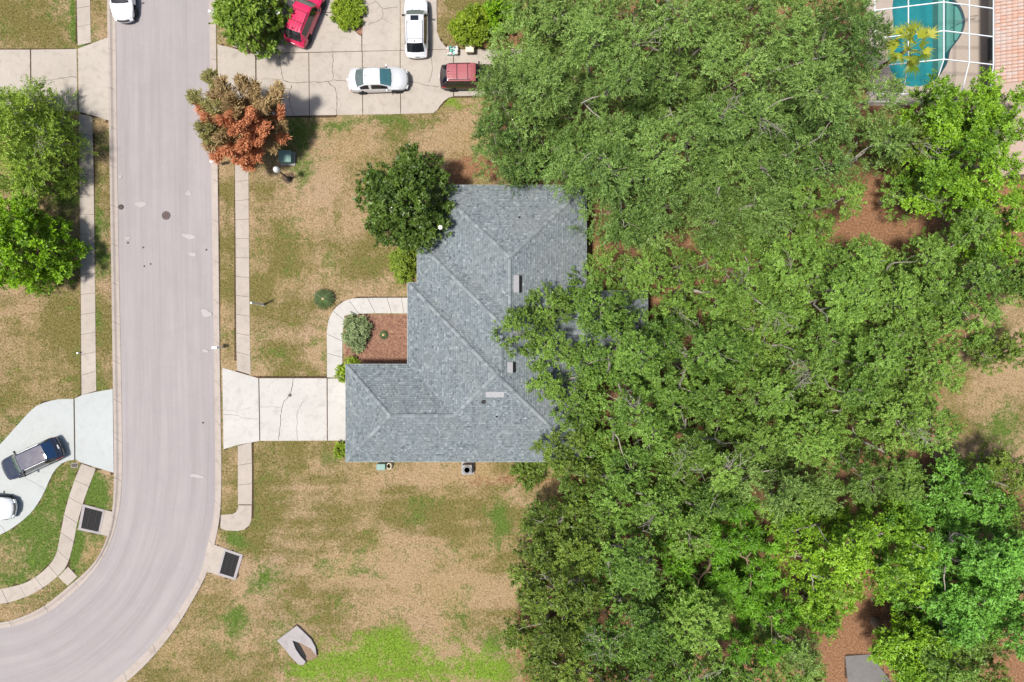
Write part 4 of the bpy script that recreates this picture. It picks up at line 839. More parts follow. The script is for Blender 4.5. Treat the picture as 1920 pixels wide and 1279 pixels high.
    MB().box((0, 0, 0.36), (2 * Lh - 0.5, 2 * Wh * 0.86, 0.3)).build('chassis', M['dark'], root)
    for a in axles:
        for s_ in (-1, 1):
            wh = MB().lathe([(r_w - 0.1, -0.11), (r_w - 0.02, -0.11), (r_w, -0.07), (r_w, 0.07), (r_w - 0.02, 0.11), (r_w - 0.11, 0.11)], (0, 0, 0), 22, 'y').build('wheel', M['rubber'], root, True); wh.location = (a, s_ * (Wh - 0.10), r_w - 0.03)
            rm = MB().lathe([(r_w - 0.11, -0.02), (r_w - 0.11, 0.085), (r_w - 0.16, 0.06), (0.07, 0.05), (0.06, 0.09), (0, 0.09)], (0, 0, 0), 22, 'y').build('rim', M['chrome'], wh)
            if s_ < 0: rm.rotation_euler = (0, 0, math.pi)
            for q in range(5):
                a2 = q * 2 * math.pi / 5; MB().tube([(0.05 * math.cos(a2), s_ * 0.075, 0.05 * math.sin(a2)), ((r_w - 0.12) * math.cos(a2), s_ * 0.09, (r_w - 0.12) * math.sin(a2))], 0.025, 4).build('spoke', M['chrome'], wh)
    for s_ in (-1, 1):
        m = MB().box((c['mir'], s_ * (Wh + 0.07), c['mz']), (0.14, 0.2, 0.15), 0, 0.85).build('mirror', M['black'] if c.get('mblack') else P_, root, bevel=0.03); MB().box((c['mir'] + 0.02, s_ * (Wh - 0.04), c['mz'] - 0.04), (0.07, 0.16, 0.05)).build('mirror_arm', M['black'], m)
    zb = c['bz']
    def curved_bar(xc, hw, z, h, d, nm, mat, sgn):
        b = MB(); n = 8
        for q in range(n + 1):
            yy = -hw + 2 * hw * q / n; xx = xc + bow(sgn * Lh, yy); b.v += [(xx - d / 2, yy, z - h / 2), (xx + d / 2, yy, z - h / 2), (xx + d / 2, yy, z + h / 2), (xx - d / 2, yy, z + h / 2)]
            if q:
                e = q * 4
                for r2 in range(4): r3 = (r2 + 1) % 4; b.f.append((e - 4 + r2, e + r2, e + r3, e - 4 + r3))
        b.f += [(0, 1, 2, 3), tuple(4 * n + i for i in (3, 2, 1, 0))]; return b.build(nm, mat, root)
    curved_bar(Lh - 0.07, Wh * 0.80, 0.44, 0.2, 0.16, 'front_bumper', M['black'] if c.get('bblack') else P_, 1); curved_bar(-Lh + 0.06, Wh * 0.84, 0.46, 0.2, 0.18, 'rear_bumper', M['black'] if c.get('bblack') else P_, -1)
    curved_bar(Lh - 0.015, Wh * 0.5, 0.62, 0.12, 0.10, 'grille', M['black'], 1)
    MB().box((-Lh - 0.045, 0, zb), (0.03, 0.32, 0.12)).build('number_plate', M['white'], root)
    for yy in (-0.35, 0.2): MB().tube([(ws + 0.02 + bow(ws, yy) , yy, np.interp(ws, X, T) + 0.035), (ws - 0.16, yy + 0.45, np.interp(ws - 0.16, X, T) + 0.03)], 0.012, 4).build('wiper', M['black'], root)
    # panel seams
    if c.get('rack'):
        ra, rb, ry, rmat = c['rack']; zr = max(T) + 0.045
        for s_ in (-1, 1): MB().tube([(ra, s_ * ry, zr - 0.05), (ra + 0.1, s_ * ry, zr + 0.02), (rb - 0.1, s_ * ry, zr + 0.02), (rb, s_ * ry, zr - 0.05)], 0.022, 6).build('roof_rail', M[rmat], root)
        for q in c.get('cross', []): MB().tube([(q, -ry, zr + 0.02), (q, ry, zr + 0.02)], 0.02, 6).build('cross_bar', M[rmat], root)
    for yy in c.get('ribs', []): MB().box(((c['ribx'][0] + c['ribx'][1]) / 2, yy, max(T) + 0.018), (c['ribx'][1] - c['ribx'][0], 0.05, 0.035)).build('roof_rib', mats['roof'] if c.get('roofcol') else P_, root)
    MB().box((c.get('ant', rw + 0.15), 0.0 if 'anty' not in c else c['anty'], max(T) + 0.05), (0.16, 0.05, 0.07), 0, 0.5).build('antenna', M['black'], root)
    return root
def suv(L=4.75, W=1.86, H_=1.75, **kw):
    h = L / 2; d = dict(L=L, W=W, st=[(-h, 0.62, 0.58, 0.80, 0.90), (-h + 0.05, 0.98, 0.92, 0.84, 0.95), (-h + 0.16, 1.06, 1.00, 0.80, 0.98), (-h + 0.62, H_ - 0.04, 1.03, 0.74, 1.0), (-h + 0.95, H_, 1.02, 0.76, 1.0), (0.0, H_ + 0.02, 0.99, 0.77, 1.0), (0.42, H_ - 0.03, 0.98, 0.76, 1.0), (0.52, H_ - 0.09, 0.98, 0.76, 1.0), (1.12, 1.14, 1.0, 0.84, 1.0), (1.2, 1.10, 1.02, 0.86, 1.0), (h - 0.45, 1.02, 0.93, 0.84, 0.98), (h - 0.12, 0.90, 0.80, 0.82, 0.93), (h - 0.03, 0.72, 0.66, 0.80, 0.88), (h, 0.5, 0.46, 0.78, 0.84)],
              ws=1.12, wse=0.5, rw=-h + 0.62, rwe=-h + 0.16, win=[(-h + 0.7, -0.95), (-0.88, -0.02), (0.07, 0.88)], ax=(-1.38, 1.38), mir=0.75, mz=1.08, bz=0.85, wr=0.36, sill=0.3)
    d.update(kw); return d
def sedan(L=4.85, W=1.85, H_=1.45, **kw):
    h = L / 2; d = dict(L=L, W=W, st=[(-h, 0.5, 0.46, 0.78, 0.84), (-h + 0.05, 0.86, 0.8, 0.82, 0.9), (-h + 0.18, 1.0, 0.92, 0.82, 0.95), (-h + 0.62, 1.05, 0.95, 0.82, 0.99), (-h + 0.66, 1.055, 0.95, 0.80, 0.99), (-h + 1.38, H_ - 0.05, 0.95, 0.70, 1.0), (-h + 1.7, H_, 0.94, 0.71, 1.0), (-0.05, H_ + 0.01, 0.92, 0.72, 1.0), (0.26, H_ - 0.06, 0.91, 0.72, 1.0), (1.12, 1.02, 0.90, 0.80, 1.0), (1.2, 0.98, 0.90, 0.82, 1.0), (h - 0.6, 0.88, 0.79, 0.80, 0.97), (h - 0.2, 0.76, 0.68, 0.76, 0.88), (h - 0.06, 0.62, 0.56, 0.70, 0.80), (h, 0.45, 0.42, 0.66, 0.74)],
              ws=1.12, wse=0.24, rw=-h + 1.38, rwe=-h + 0.66, win=[(-h + 0.95, -0.62), (-0.55, 0.35), (0.40, 0.95)], ax=(-1.38, 1.45), mir=0.72, mz=0.98, bz=0.72, wr=0.33, bow=0.30)
    d.update(kw); return d
make_car(712.5, 155.5, 1.8, sedan(col=(0.68, 0.69, 0.70), met=0.25, rough=0.3, wsg='glass_teal', rwg='glass_grey'), 'silver sedan with blue tinted windscreen parked across the driveway', 'car', 'parked_sedan')
make_car(783, 58, 90.3, suv(col=(0.72, 0.73, 0.75), wsg='glass_green', rack=(-1.7, 0.05, 0.6, 'metal_grey'), cross=[-1.45, -0.15], sunroof=(0.02, 0.40), mblack=True), 'white SUV with sunroof and grey roof rack in the driveway', 'car', 'parked_suv')
make_car(577, 39, 67.8, suv(L=4.7, W=1.86, H_=1.85, col=(0.60, 0.014, 0.085), rough=0.3, wsg='glass_green', rack=(-1.55, 0.0, 0.62, 'black'), cross=[-1.0, -0.1], ribs=[-0.36, -0.12, 0.12, 0.36], ribx=(-1.7, -0.1), ax=(-1.45, 1.5), darkpillar=False, mblack=True), 'crimson red SUV with roof rack parked at an angle on driveway', 'car', 'parked_suv')
make_car(882, 151, 0.5, suv(L=4.75, W=1.86, H_=1.8, col=(0.035, 0.012, 0.016), roofcol=(0.36, 0.10, 0.11), rough=0.35, clad=True, darkpillar=True, bblack=True, rack=(-1.6, 0.1, 0.62, 'black'), cross=[-0.95, -0.1], ribs=[-0.42, -0.21, 0.0, 0.21, 0.42], ribx=(-1.65, 0.2)), 'maroon SUV with black windows half hidden under the oak', 'car', 'parked_suv')  # sky reflection painted into the roof as a paler red than the body
make_car(71, 858, 204.5, suv(L=4.8, W=1.88, H_=1.66, col=(0.022, 0.028, 0.05), rough=0.12, wsg='glass_green', rwg='glass_blue', srg='glass_roof', rack=(-1.75, 0.2, 0.70, 'chrome'), bigtail=True, sunroof=(-1.72, 0.42), sk=9, mblack=True), 'black SUV with silver roof rails on the fresh pale driveway', 'car', 'parked_suv')
make_car(-17, 947, -4, sedan(L=4.8, col=(0.74, 0.76, 0.79)), 'white car nose at the left picture edge below black SUV', 'car', 'parked_car')
make_car(237, -8, -88.5, sedan(L=4.7, W=1.84, col=(0.76, 0.77, 0.79), z=-0.06), 'white car parked at the left kerb at the picture top', 'car', 'parked_car')
# ------------------------------------------------------------------ vegetation
def unit(v): return v / (np.linalg.norm(v, axis=-1, keepdims=True) + 1e-9)
class SP: pass
def species(name, c0, c1, leaf=(0.16, 0.075), spray=0.5, m=9, dens=36, lobe=(0.9, 1.5), bark='bark_pale', flat=0.9, trans=0.10, star=False, droop=0.0, twigs=3, gloss=0.5, spec=0.35, spread=0.9, tufts=8.4, sprays=7, tuft_r=0.32, gap=1.9, lt=0.13):
    s = SP(); s.__dict__.update(locals()); s.mat = leaf_mat('leaf_' + name, c0, c1, trans, gloss, spec); return s
SPEC = {
 'oak': species('oak', (0.035, 0.083, 0.012), (0.249, 0.404, 0.087), (0.19, 0.08), 0.58, 12, 10, (1.15, 2.1), flat=1.0, spread=0.6, tufts=7.4, sprays=6, tuft_r=0.40, twigs=4, gap=1.95),
 'oakround': species('oakround', (0.028, 0.076, 0.008), (0.230, 0.399, 0.059), (0.145, 0.105), 0.34, 11, 10, (1.15, 2.0), twigs=7, gap=1.95),
 'oakdark': species('oakdark', (0.028, 0.063, 0.008), (0.213, 0.321, 0.042), (0.145, 0.105), 0.36, 11, 10, (0.8, 1.4), twigs=3, gap=1.75),
 'bright': species('bright', (0.031, 0.104, 0.006), (0.278, 0.508, 0.030), (0.21, 0.135), 0.4, 8, 10, (0.8, 1.35), twigs=1, tuft_r=0.34),
 'mint': species('mint', (0.031, 0.104, 0.006), (0.222, 0.507, 0.069), (0.25, 0.135), 0.4, 8, 10, (0.8, 1.3), twigs=1, tuft_r=0.38),
 'star': species('star', (0.019, 0.083, 0.006), (0.192, 0.443, 0.026), (0.38, 0.085), 0.3, 14, 10, (0.9, 1.5), star=True, twigs=1, bark='bark_brown', tufts=6.0, sprays=4, tuft_r=0.22),
 'magnolia': species('magnolia', (0.02, 0.05, 0.008), (0.13, 0.215, 0.03), (0.25, 0.165), 0.28, 7, 10, (0.7, 1.1), bark='bark_brown', twigs=0, gloss=0.42, spec=0.35, trans=0.10, tufts=11, sprays=4, tuft_r=0.26, gap=1.1, lt=0.08),
 'magbright': species('magbright', (0.045, 0.11, 0.010), (0.28, 0.42, 0.05), (0.27, 0.18), 0.28, 7, 10, (0.6, 1.0), bark='bark_brown', twigs=0, gloss=0.42, spec=0.35, trans=0.18, tufts=10, sprays=4, tuft_r=0.24, gap=1.1),
 'feather': species('feather', (0.08, 0.17, 0.012), (0.38, 0.55, 0.06), (0.24, 0.08), 0.7, 11, 10, (0.9, 1.5), spread=0.5, twigs=6, tufts=6.4, sprays=7, tuft_r=0.45, gap=1.4),
 'lime': species('lime', (0.045, 0.13, 0.004), (0.26, 0.48, 0.010), (0.28, 0.125), 0.32, 8, 10, (0.7, 1.1), twigs=0, bark='bark_brown', tufts=8, sprays=5, tuft_r=0.28, gap=1.2),
 'shrub': species('shrub', (0.08, 0.16, 0.012), (0.30, 0.42, 0.05), (0.11, 0.08), 0.2, 8, 10, (0.3, 0.5), twigs=0, bark='bark_brown', tufts=30, sprays=5, tuft_r=0.14, gap=1.1),
 'grey': species('grey', (0.08, 0.13, 0.04), (0.34, 0.44, 0.20), (0.15, 0.075), 0.28, 9, 10, (0.3, 0.5), twigs=2, tufts=22, sprays=5, tuft_r=0.16, gap=1.1),
 'hedge': species('hedge', (0.08, 0.16, 0.008), (0.33, 0.46, 0.03), (0.13, 0.09), 0.2, 8, 10, (0.35, 0.55), twigs=0, bark='bark_brown', tufts=28, sprays=5, tuft_r=0.15, gap=1.05),
 'deepshrub': species('deepshrub', (0.04, 0.08, 0.012), (0.17, 0.26, 0.035), (0.14, 0.09), 0.22, 8, 10, (0.35, 0.55), twigs=0, bark='bark_brown', tufts=24, sprays=5, tuft_r=0.16, gap=1.05),
}
def leaf_cloud(C, Rr, sp, g, dens=None, tintshift=0.0, dw=1.0):
    """C (L,3) lobe centres, Rr (L,) radii -> triangles (N,3,3), tint (N,)"""
    L = len(C); k_ = (dens or sp.dens) / sp.dens
    cnt = np.maximum(5, (Rr ** 2 * 3.14 * sp.tufts * k_ * dw).astype(int)); ti = np.repeat(np.arange(L), cnt); nt_ = len(ti); td = g.normal(size=(nt_, 3)); td[:, 2] = np.where(g.random(nt_) < 0.9, np.abs(td[:, 2]) * 0.9, td[:, 2]); td = unit(td)
    tr_ = Rr[ti] * np.where(g.random(nt_) < 0.78, g.uniform(0.82, 1.06, nt_), g.uniform(0.35, 0.8, nt_)); tp = C[ti] + td * tr_[:, None] * np.array([1, 1, sp.flat]); ttint = g.normal(0, 0.13, nt_)
    tj = np.repeat(np.arange(nt_), sp.sprays); li = ti[tj]; n = len(li); d = td[tj]
    pos = tp[tj] + g.normal(0, 1, (n, 3)) * sp.tuft_r * np.array([0.5, 0.5, 0.32])
    ax = unit(d * np.array([1, 1, 0.6]) + 0.55 * g.normal(size=(n, 3)) + (pos - tp[tj]) / sp.tuft_r * 0.8 + np.array([0, 0, 0.2 - sp.droop])); m = sp.m; ln = sp.spray * g.uniform(0.6, 1.25, n)
    ax_ = np.repeat(ax, m, 0); pos_ = np.repeat(pos, m, 0); ln_ = np.repeat(ln, m); N = n * m; t = np.tile((np.arange(m) + 0.5) / m, n)
    up = unit(np.array([0, 0, 0.40]) + 0.85 * np.repeat(d, m, 0) + 0.42 * g.normal(size=(N, 3)))
    if sp.star:
        base = pos_; dr = unit(ax_ * 0.55 + g.normal(size=(N, 3)) * 0.9)
        dr[:, 2] = dr[:, 2] * 0.7 + 0.1; dr = unit(dr)
    else:
        base = pos_ + ax_ * (ln_ * (t - 0.35))[:, None]; sd = unit(np.cross(ax_, up)); sg = np.where(np.arange(N) % 2 == 0, 1, -1)[:, None]
        dr = unit(ax_ * 0.75 + sd * sg * sp.spread + 0.3 * g.normal(size=(N, 3)))
    side = unit(np.cross(dr, up)); l = sp.leaf[0] * g.uniform(0.65, 1.3, N)[:, None]; w_ = sp.leaf[1] * g.uniform(0.7, 1.3, N)[:, None] * 0.5
    v = np.stack([base - side * w_ + dr * l * 0.15, base + side * w_ + dr * l * 0.3, base + dr * l], 1)
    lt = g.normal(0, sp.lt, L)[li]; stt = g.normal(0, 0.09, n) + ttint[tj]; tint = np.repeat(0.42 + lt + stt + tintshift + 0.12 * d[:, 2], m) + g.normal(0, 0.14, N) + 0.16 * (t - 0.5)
    return v, np.clip(tint, 0, 1)
def leaf_obj(name, v, tint, mat, parent):
    n, k = v.shape[:2]; me = np_mesh(name, v.reshape(-1, 3), np.arange(k * n).reshape(n, k)); attr(me, 'tint', tint, 'FACE'); return obj(name, me, parent, mat)
def limb(mb, a, b, r0, r1, g, n=5, wob=0.10, sides=5, sag=0.0):
    a = np.array(a, float); b = np.array(b, float); L = np.linalg.norm(b - a); pts = []; off = g.normal(0, wob * L, 3)
    for i in range(n + 1): t = i / n; p = a + (b - a) * t + off * math.sin(math.pi * t) + np.array([0, 0, sag * math.sin(math.pi * t)]) + (g.normal(0, 0.03 * L, 3) if 0 < i < n else 0); pts.append(tuple(p))
    mb.tube(pts, [r0 + (r1 - r0) * i / n for i in range(n + 1)], sides, cap=False); return pts
TREE_N = [0]; TOPS = []
def make_tree(px, py, r, h, sname, label, ry=None, rot=0.0, group=None, name='tree', cat='tree', thin=1.0, tint=0.0, flowers=0, seed=None, spacing=1.0, depth=None, bare=0, under_=1.0, zf=0.78):
    sp = SPEC[sname]; TREE_N[0] += 1; g = np.random.default_rng(seed or (100 + TREE_N[0])); zc = h * zf; k = S * (H - zc) / H; c = np.array(P(px, py, zc)); Rx = r * k; Ry = (ry or r) * k
    ph = g.uniform(0, 6.28, 4); lob = []; want = spacing * sp.gap * (sp.lobe[0] + sp.lobe[1]) / 2; depth = depth or min(h * 0.55, 0.75 * (Rx + Ry) / 2 + 0.6)
    for _ in range(3000):
        a = g.uniform(0, 6.28); q = math.sqrt(g.random()); edge = 1 + 0.10 * math.sin(3 * a + ph[0]) + 0.08 * math.sin(5 * a + ph[1]) + 0.05 * math.sin(8 * a + ph[2]); lr_ = g.uniform(*sp.lobe); 
        if Rx < 2: lr_ *= 0.9
        rx_, ry_ = max(0.1, Rx * edge - lr_ * 0.75), max(0.1, Ry * edge - lr_ * 0.75); x_, y_ = rx_ * q * math.cos(a), ry_ * q * math.sin(a)
        X_ = x_ * math.cos(rot) - y_ * math.sin(rot); Y_ = x_ * math.sin(rot) + y_ * math.cos(rot)
        if any((X_ - o[0]) ** 2 + (Y_ - o[1]) ** 2 < (sp.gap * spacing * 0.5 * (lr_ + o[3])) ** 2 for o in lob): continue
        if cat == 'tree' and (_ < 2500 or lob) and any((c[0] + X_ - o[0]) ** 2 + (c[1] + Y_ - o[1]) ** 2 < (sp.gap * 0.47 * (lr_ + o[2])) ** 2 for o in TOPS): continue
        zt = h - lr_ * sp.flat - depth * (q ** 2.0) * 0.95 + g.normal(0, 0.15 * depth); lob.append((X_, Y_, max(zt, lr_ * 0.6), lr_))
    top = len(lob); TOPS.extend((c[0] + q[0], c[1] + q[1], q[3]) for q in lob)
    under = []
    for _ in range(int(1500 * under_)):     # shaded under-storey of the crown
        a = g.uniform(0, 6.28); q = math.sqrt(g.random()) * 0.95; l_ = g.uniform(*sp.lobe) * 0.95; X0, Y0 = max(0.1, Rx - l_ * 0.7) * q * math.cos(a), max(0.1, Ry - l_ * 0.7) * q * math.sin(a); X_ = X0 * math.cos(rot) - Y0 * math.sin(rot); Y_ = X0 * math.sin(rot) + Y0 * math.cos(rot)
        if any((X_ - o[0]) ** 2 + (Y_ - o[1]) ** 2 < (0.62 * (l_ + o[3])) ** 2 for o in under): continue
        zt = h - l_ * sp.flat - depth * (q ** 2.2) * 0.7 - g.uniform(0.85, 1.5) * min(depth, h * 0.42); under.append((X_, Y_, max(min(0.5, h * 0.4), zt), l_))
    lob += under
    A = np.array(lob); C = A[:, :3].copy(); root = empty(name, (c[0], c[1], 0), label=label, cat=cat); 
    if group: root['group'] = group
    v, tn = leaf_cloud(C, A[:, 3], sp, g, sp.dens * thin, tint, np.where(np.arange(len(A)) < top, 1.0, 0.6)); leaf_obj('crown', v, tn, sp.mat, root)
    mb = MB(); r0 = max(0.05, min(0.42, 0.035 * h + 0.02 * Rx)); fork = h * g.uniform(0.25, 0.38); tp = limb(mb, (0, 0, -0.1), (g.normal(0, .2), g.normal(0, .2), fork), r0, r0 * 0.8, g, 4, 0.02, 8); t_end = tp[-1]
    nl = max(3, min(8, top // 4)); limbs = []
    for i in range(nl):
        a = 6.28 * i / nl + g.normal(0, .25); q = g.uniform(0.35, 0.6); e = (Rx * q * math.cos(a), Ry * q * math.sin(a), h - depth * 0.55 + g.normal(0, .2) - sp.lobe[1] * 1.25); limbs.append(limb(mb, t_end, e, r0 * 0.42, r0 * 0.13, g, 6, 0.04, 6))
    lp = np.array([p for l_ in limbs for p in l_[2:]])
    for i in range(len(C)):
        b = C[i]; j = np.argmin(((lp - b) ** 2).sum(1) + 0.5 * np.abs(lp[:, 2] - b[2] + 0.8)); pts = limb(mb, lp[j], b + np.array([0, 0, 0.15]), r0 * 0.14, 0.025, g, 4, 0.06, 4)
        if i < top:
            for _ in range(sp.twigs):
                d = unit(g.normal(size=3) * np.array([1, 1, 0.5]) + np.array([0, 0, 0.55])); e = b + d * A[i, 3] * g.uniform(0.75, 1.05) * np.array([1, 1, sp.flat]); limb(mb, b, e, 0.024, 0.012, g, 3, 0.10, 3)
    for _ in range(bare):   # bare dead limbs poking out of the crown
        j = g.integers(top); b = C[j] + np.array([0, 0, 0.4]); a = g.uniform(0, 6.28); 
        for q in range(6):
            e = b + np.array([math.cos(a + g.normal(0, .7)), math.sin(a + g.normal(0, .7)), 0.25 + g.random() * 0.4]) * g.uniform(0.9, 1.9) + np.array([0, 0, A[j, 3] * 0.45]); pts = limb(mb, b, e, 0.026, 0.011, g, 4, 0.03, 4)
            for _2 in range(3): p = np.array(pts[g.integers(2, 5)]); limb(mb, p, p + g.normal(0, .4, 3), 0.02, 0.008, g, 2, 0.05, 3)
    mb.build('trunk', M[sp.bark], root, True)
    for i in range(flowers):
        j = g.integers(top); d = unit(g.normal(size=3) + np.array([0, 0, 0.8])); p = C[j] + d * A[j, 3] * np.array([1, 1, sp.flat]) * 1.05; fl = MB()
        for q in range(7):
            a = q * 0.9; fl.add([(p[0], p[1], p[2]), (p[0] + 0.15 * math.cos(a - .4), p[1] + 0.15 * math.sin(a - .4), p[2] + 0.06), (p[0] + 0.19 * math.cos(a), p[1] + 0.19 * math.sin(a), p[2] + 0.05), (p[0] + 0.15 * math.cos(a + .4), p[1] + 0.15 * math.sin(a + .4), p[2] + 0.06)], [(0, 1, 2, 3)])
        fl.build('flower', M['petal'], root)
    return root

WOOD = 'trees of the wooded back yards'
for a in [
 # px, py, r, height, species, label, extras
 (985, 150, 100, 9.5, 'oak', 'grey green oak overhanging the maroon SUV', dict(ry=140)),
 (1000, 265, 105, 9.0, 'oak', 'grey green oak leaning over the orange litter above the roof', dict(ry=70, bare=0)),
 (1140, 130, 125, 12.0, 'oak', 'tall grey green oak right of the maroon SUV tree', dict(bare=1)),
 (1185, 308, 118, 11.0, 'oak', 'feathery oak touching the upper right roof corner', dict(ry=120)),
 (1300, 60, 120, 12.5, 'oak', 'grey green oak in the middle of the picture top', dict(bare=1)),
 (1320, 215, 120, 12.5, 'oak', 'oak with a pale curved bare limb near the top middle', dict(bare=2)),
 (1218, 425, 66, 8.5, 'oak', 'low oak between roof corner and the orange clearing', dict(ry=55)),
 (1400, 370, 115, 11.5, 'oak', 'oak above the small orange litter clearing', dict(ry=95)),
 (1465, 110, 125, 12.5, 'oak', 'broad oak left of the pool, picture top', dict(bare=1)),
 (1490, 260, 115, 12.0, 'oak', 'oak below the broad oak beside the pool', dict()),
 (1590, 60, 85, 11.0, 'oak', 'oak crown just left of the pool water', dict(ry=110)),
 (1590, 200, 95, 11.5, 'oak', 'oak crown overhanging the lower left pool corner', dict(ry=80)),
 (1518, 385, 85, 11.0, 'oakround', 'rounded oak left of the two brown clearings', dict()),
 (1000, 595, 64, 8.5, 'oakround', 'leafy branch end reaching farthest over the grey roof ridge', dict(ry=74, under_=0.03, spacing=0.9)),
 (1110, 575, 85, 9.5, 'oakround', 'loose oak over the rear roof beside the ridge branch', dict(thin=.95, ry=70, under_=0.02)),
 (1200, 510, 80, 9.5, 'oakround', 'small rounded oak at the right end of the rear roof', dict(ry=60, under_=0.004)),
 (1310, 540, 105, 9.5, 'oakround', 'sparse oak with bare twigs below the orange clearing', dict(thin=.8, ry=75, bare=2, under_=0.004)),
 (1440, 520, 85, 10.5, 'oakround', 'rounded oak crown in the wood centre, upper row', dict(bare=1)),
 (1575, 545, 100, 11.5, 'oakround', 'yellow tipped round oak below the brown clearing', dict(tint=.08)),
 (1714, 540, 92, 11.5, 'oakround', 'pale tipped oak right of the brown clearing', dict(tint=.08)),
 (1825, 520, 95, 10.5, 'oakround', 'oak at the right edge above the sandy gap', dict(ry=105)),
 (1060, 720, 80, 9.0, 'oakround', 'oak spreading over the lower right roof slope', dict(ry=85)),
 (1070, 850, 80, 8.0, 'oakdark', 'dark low oak hiding the lower right roof corner', dict(ry=70)),
 (1180, 660, 100, 11.0, 'oakround', 'oak behind the roof ridge, centre of the wood', dict(ry=85)),
 (1190, 790, 110, 11.0, 'oakround', 'oak below centre with a brown gap under it', dict(bare=1)),
 (1320, 680, 110, 12.0, 'oakround', 'tall round oak at the centre of the wood', dict(tint=.04)),
 (1330, 830, 115, 12.0, 'oakround', 'tall oak with bare crossing limbs, lower centre', dict(bare=2)),
 (1460, 640, 95, 11.5, 'oakround', 'round oak with tangled bare twigs, right of wood centre', dict(bare=2)),
 (1480, 790, 115, 12.5, 'oakround', 'tallest round oak with light clumps, right of wood centre', dict(tint=.04)),
 (1610, 680, 105, 11.5, 'oakround', 'oak in the right part of the wood, middle row', dict(tint=.05)),
 (1640, 830, 110, 11.5, 'oakround', 'oak left of the dark bare ground at right', dict(bare=1)),
 (1750, 660, 90, 10.5, 'oakround', 'oak beside the sandy gap, middle row', dict()),
 (1740, 780, 75, 9.5, 'oakround', 'smaller oak bordering the dark bare ground', dict()),
 (1490, 920, 100, 11.0, 'oak', 'greyish oak above the bright green trees', dict(ry=70)),
 (1170, 930, 105, 9.5, 'oakround', 'oak at the wood edge below the house corner', dict(ry=75, bare=1)),
 (1060, 1010, 80, 8.0, 'oakdark', 'dark bushy oak at the lawn edge, upper one', dict(ry=75)),
 (1050, 1110, 85, 8.5, 'oakdark', 'dark bushy oak bulging into the dry lawn', dict(ry=75)),
 (1040, 1220, 80, 8.0, 'oakdark', 'dark bushy oak beside the lush grass', dict(ry=85)),
 (1180, 1060, 90, 10.0, 'oakround', 'oak behind the dark lawn edge oaks', dict()),
 (1180, 1190, 95, 9.5, 'oakround', 'oak with white bare twigs near the bottom edge', dict(bare=2)),
 (1300, 1240, 90, 9.5, 'oakround', 'oak at the bottom edge, middle of the wood', dict(bare=1)),
 (1295, 965, 75, 10.0, 'oakround', 'oak wedged above the star leaved tree', dict()),
 (1370, 1060, 115, 11.0, 'star', 'fresh green tree with spiky star shaped leaf tufts', dict()),
 (1430, 1180, 80, 9.5, 'star', 'lower spiky leaved tree near the bottom edge', dict()),
 (1320, 1160, 55, 9.0, 'oakround', 'small pale round oak between spiky trees', dict(tint=.1)),
 (1490, 1235, 55, 8.5, 'oak', 'pale greyish small oak at the bottom edge', dict(tint=.1)),
 (1560, 1040, 85, 10.5, 'bright', 'bright yellow green tree right of the spiky trees', dict(ry=100)),
 (1685, 1040, 88, 11.0, 'bright', 'bright yellow green tree above the brown bottom clearing', dict(ry=88)),
 (1545, 1150, 48, 8.0, 'bright', 'small yellow green tree left of the brown clearing', dict()),
 (1728, 1232, 66, 8.0, 'bright', 'yellow green tree right of the grey back slab', dict()),
 (1815, 940, 75, 9.0, 'mint', 'mint green tree below the dark bare ground', dict(ry=65)),
 (1850, 1060, 100, 10.0, 'mint', 'large mint green tree at the lower right', dict()),
 (1800, 1160, 65, 8.5, 'mint', 'mint green tree beside the yellow green one', dict()),
 (1890, 1180, 60, 8.0, 'mint', 'mint green tree at the lower right edge', dict()),
 (1850, 1265, 70, 6.5, 'oakdark', 'dark shaded tree in the lower right corner', dict()),
 (1900, 920, 60, 6.5, 'oakdark', 'dark green tree at the right edge below bare ground', dict()),
 (1800, 205, 75, 9.0, 'bright', 'light green tree below the pool cage', dict(ry=58, tint=-.05)),
 (1885, 200, 65, 9.5, 'bright', 'light green tree covering the tile roof end', dict()),
 (1830, 310, 85, 10.0, 'bright', 'large fresh green tree at the upper right', dict(tint=-.05)),
 (1890, 410, 70, 9.5, 'bright', 'fresh green tree at the right edge, below the large one', dict(tint=-.08)),
 (1710, 270, 60, 8.0, 'oakdark', 'dull green tree between pool and brown clearing', dict(ry=45, bare=1)),
 (1640, 268, 42, 8.5, 'oak', 'thin oak above the brown clearing', dict(thin=.8)),
 (1720, 355, 38, 6.0, 'oakround', 'small tree between the two brown clearings', dict(thin=.9, bare=1)),
 (1050, -10, 95, 10.5, 'oak', 'oak cut by the picture top, left of centre', dict(ry=70)),
 (1190, -25, 95, 11.5, 'oak', 'oak cut by the picture top above the wood', dict(ry=60)),
 (1515, 1265, 48, 7.5, 'oakround', 'small oak left of the grey back slab', dict(ry=45)),
 (1780, 1240, 55, 7.0, 'oakround', 'oak between yellow green tree and lower right corner', dict()),
 (1395, -15, 85, 11.0, 'oak', 'oak cut by the picture top, right of centre', dict(ry=60)),
 (1090, 1300, 80, 8.5, 'oakdark', 'dark oak cut by the bottom edge beside lush grass', dict(ry=50)),
 (1225, 1315, 80, 9.0, 'oakround', 'oak cut by the bottom edge, left part', dict(ry=55)),
 (1385, 1300, 75, 9.0, 'oakround', 'oak cut by the bottom edge, below spiky trees', dict(ry=50)),
 (1800, 1310, 80, 8.0, 'oakdark', 'dark oak cut by the bottom edge near the corner', dict(ry=50)),
 (1945, 500, 60, 9.0, 'oakround', 'oak cut by the right edge above the sandy gap', dict(ry=70)),
 (1955, 1080, 60, 8.5, 'mint', 'mint green tree cut by the right edge', dict(ry=90)),
 (1900, 660, 38, 6.5, 'oakdark', 'dark small tree right of the sandy gap', dict()),
]:
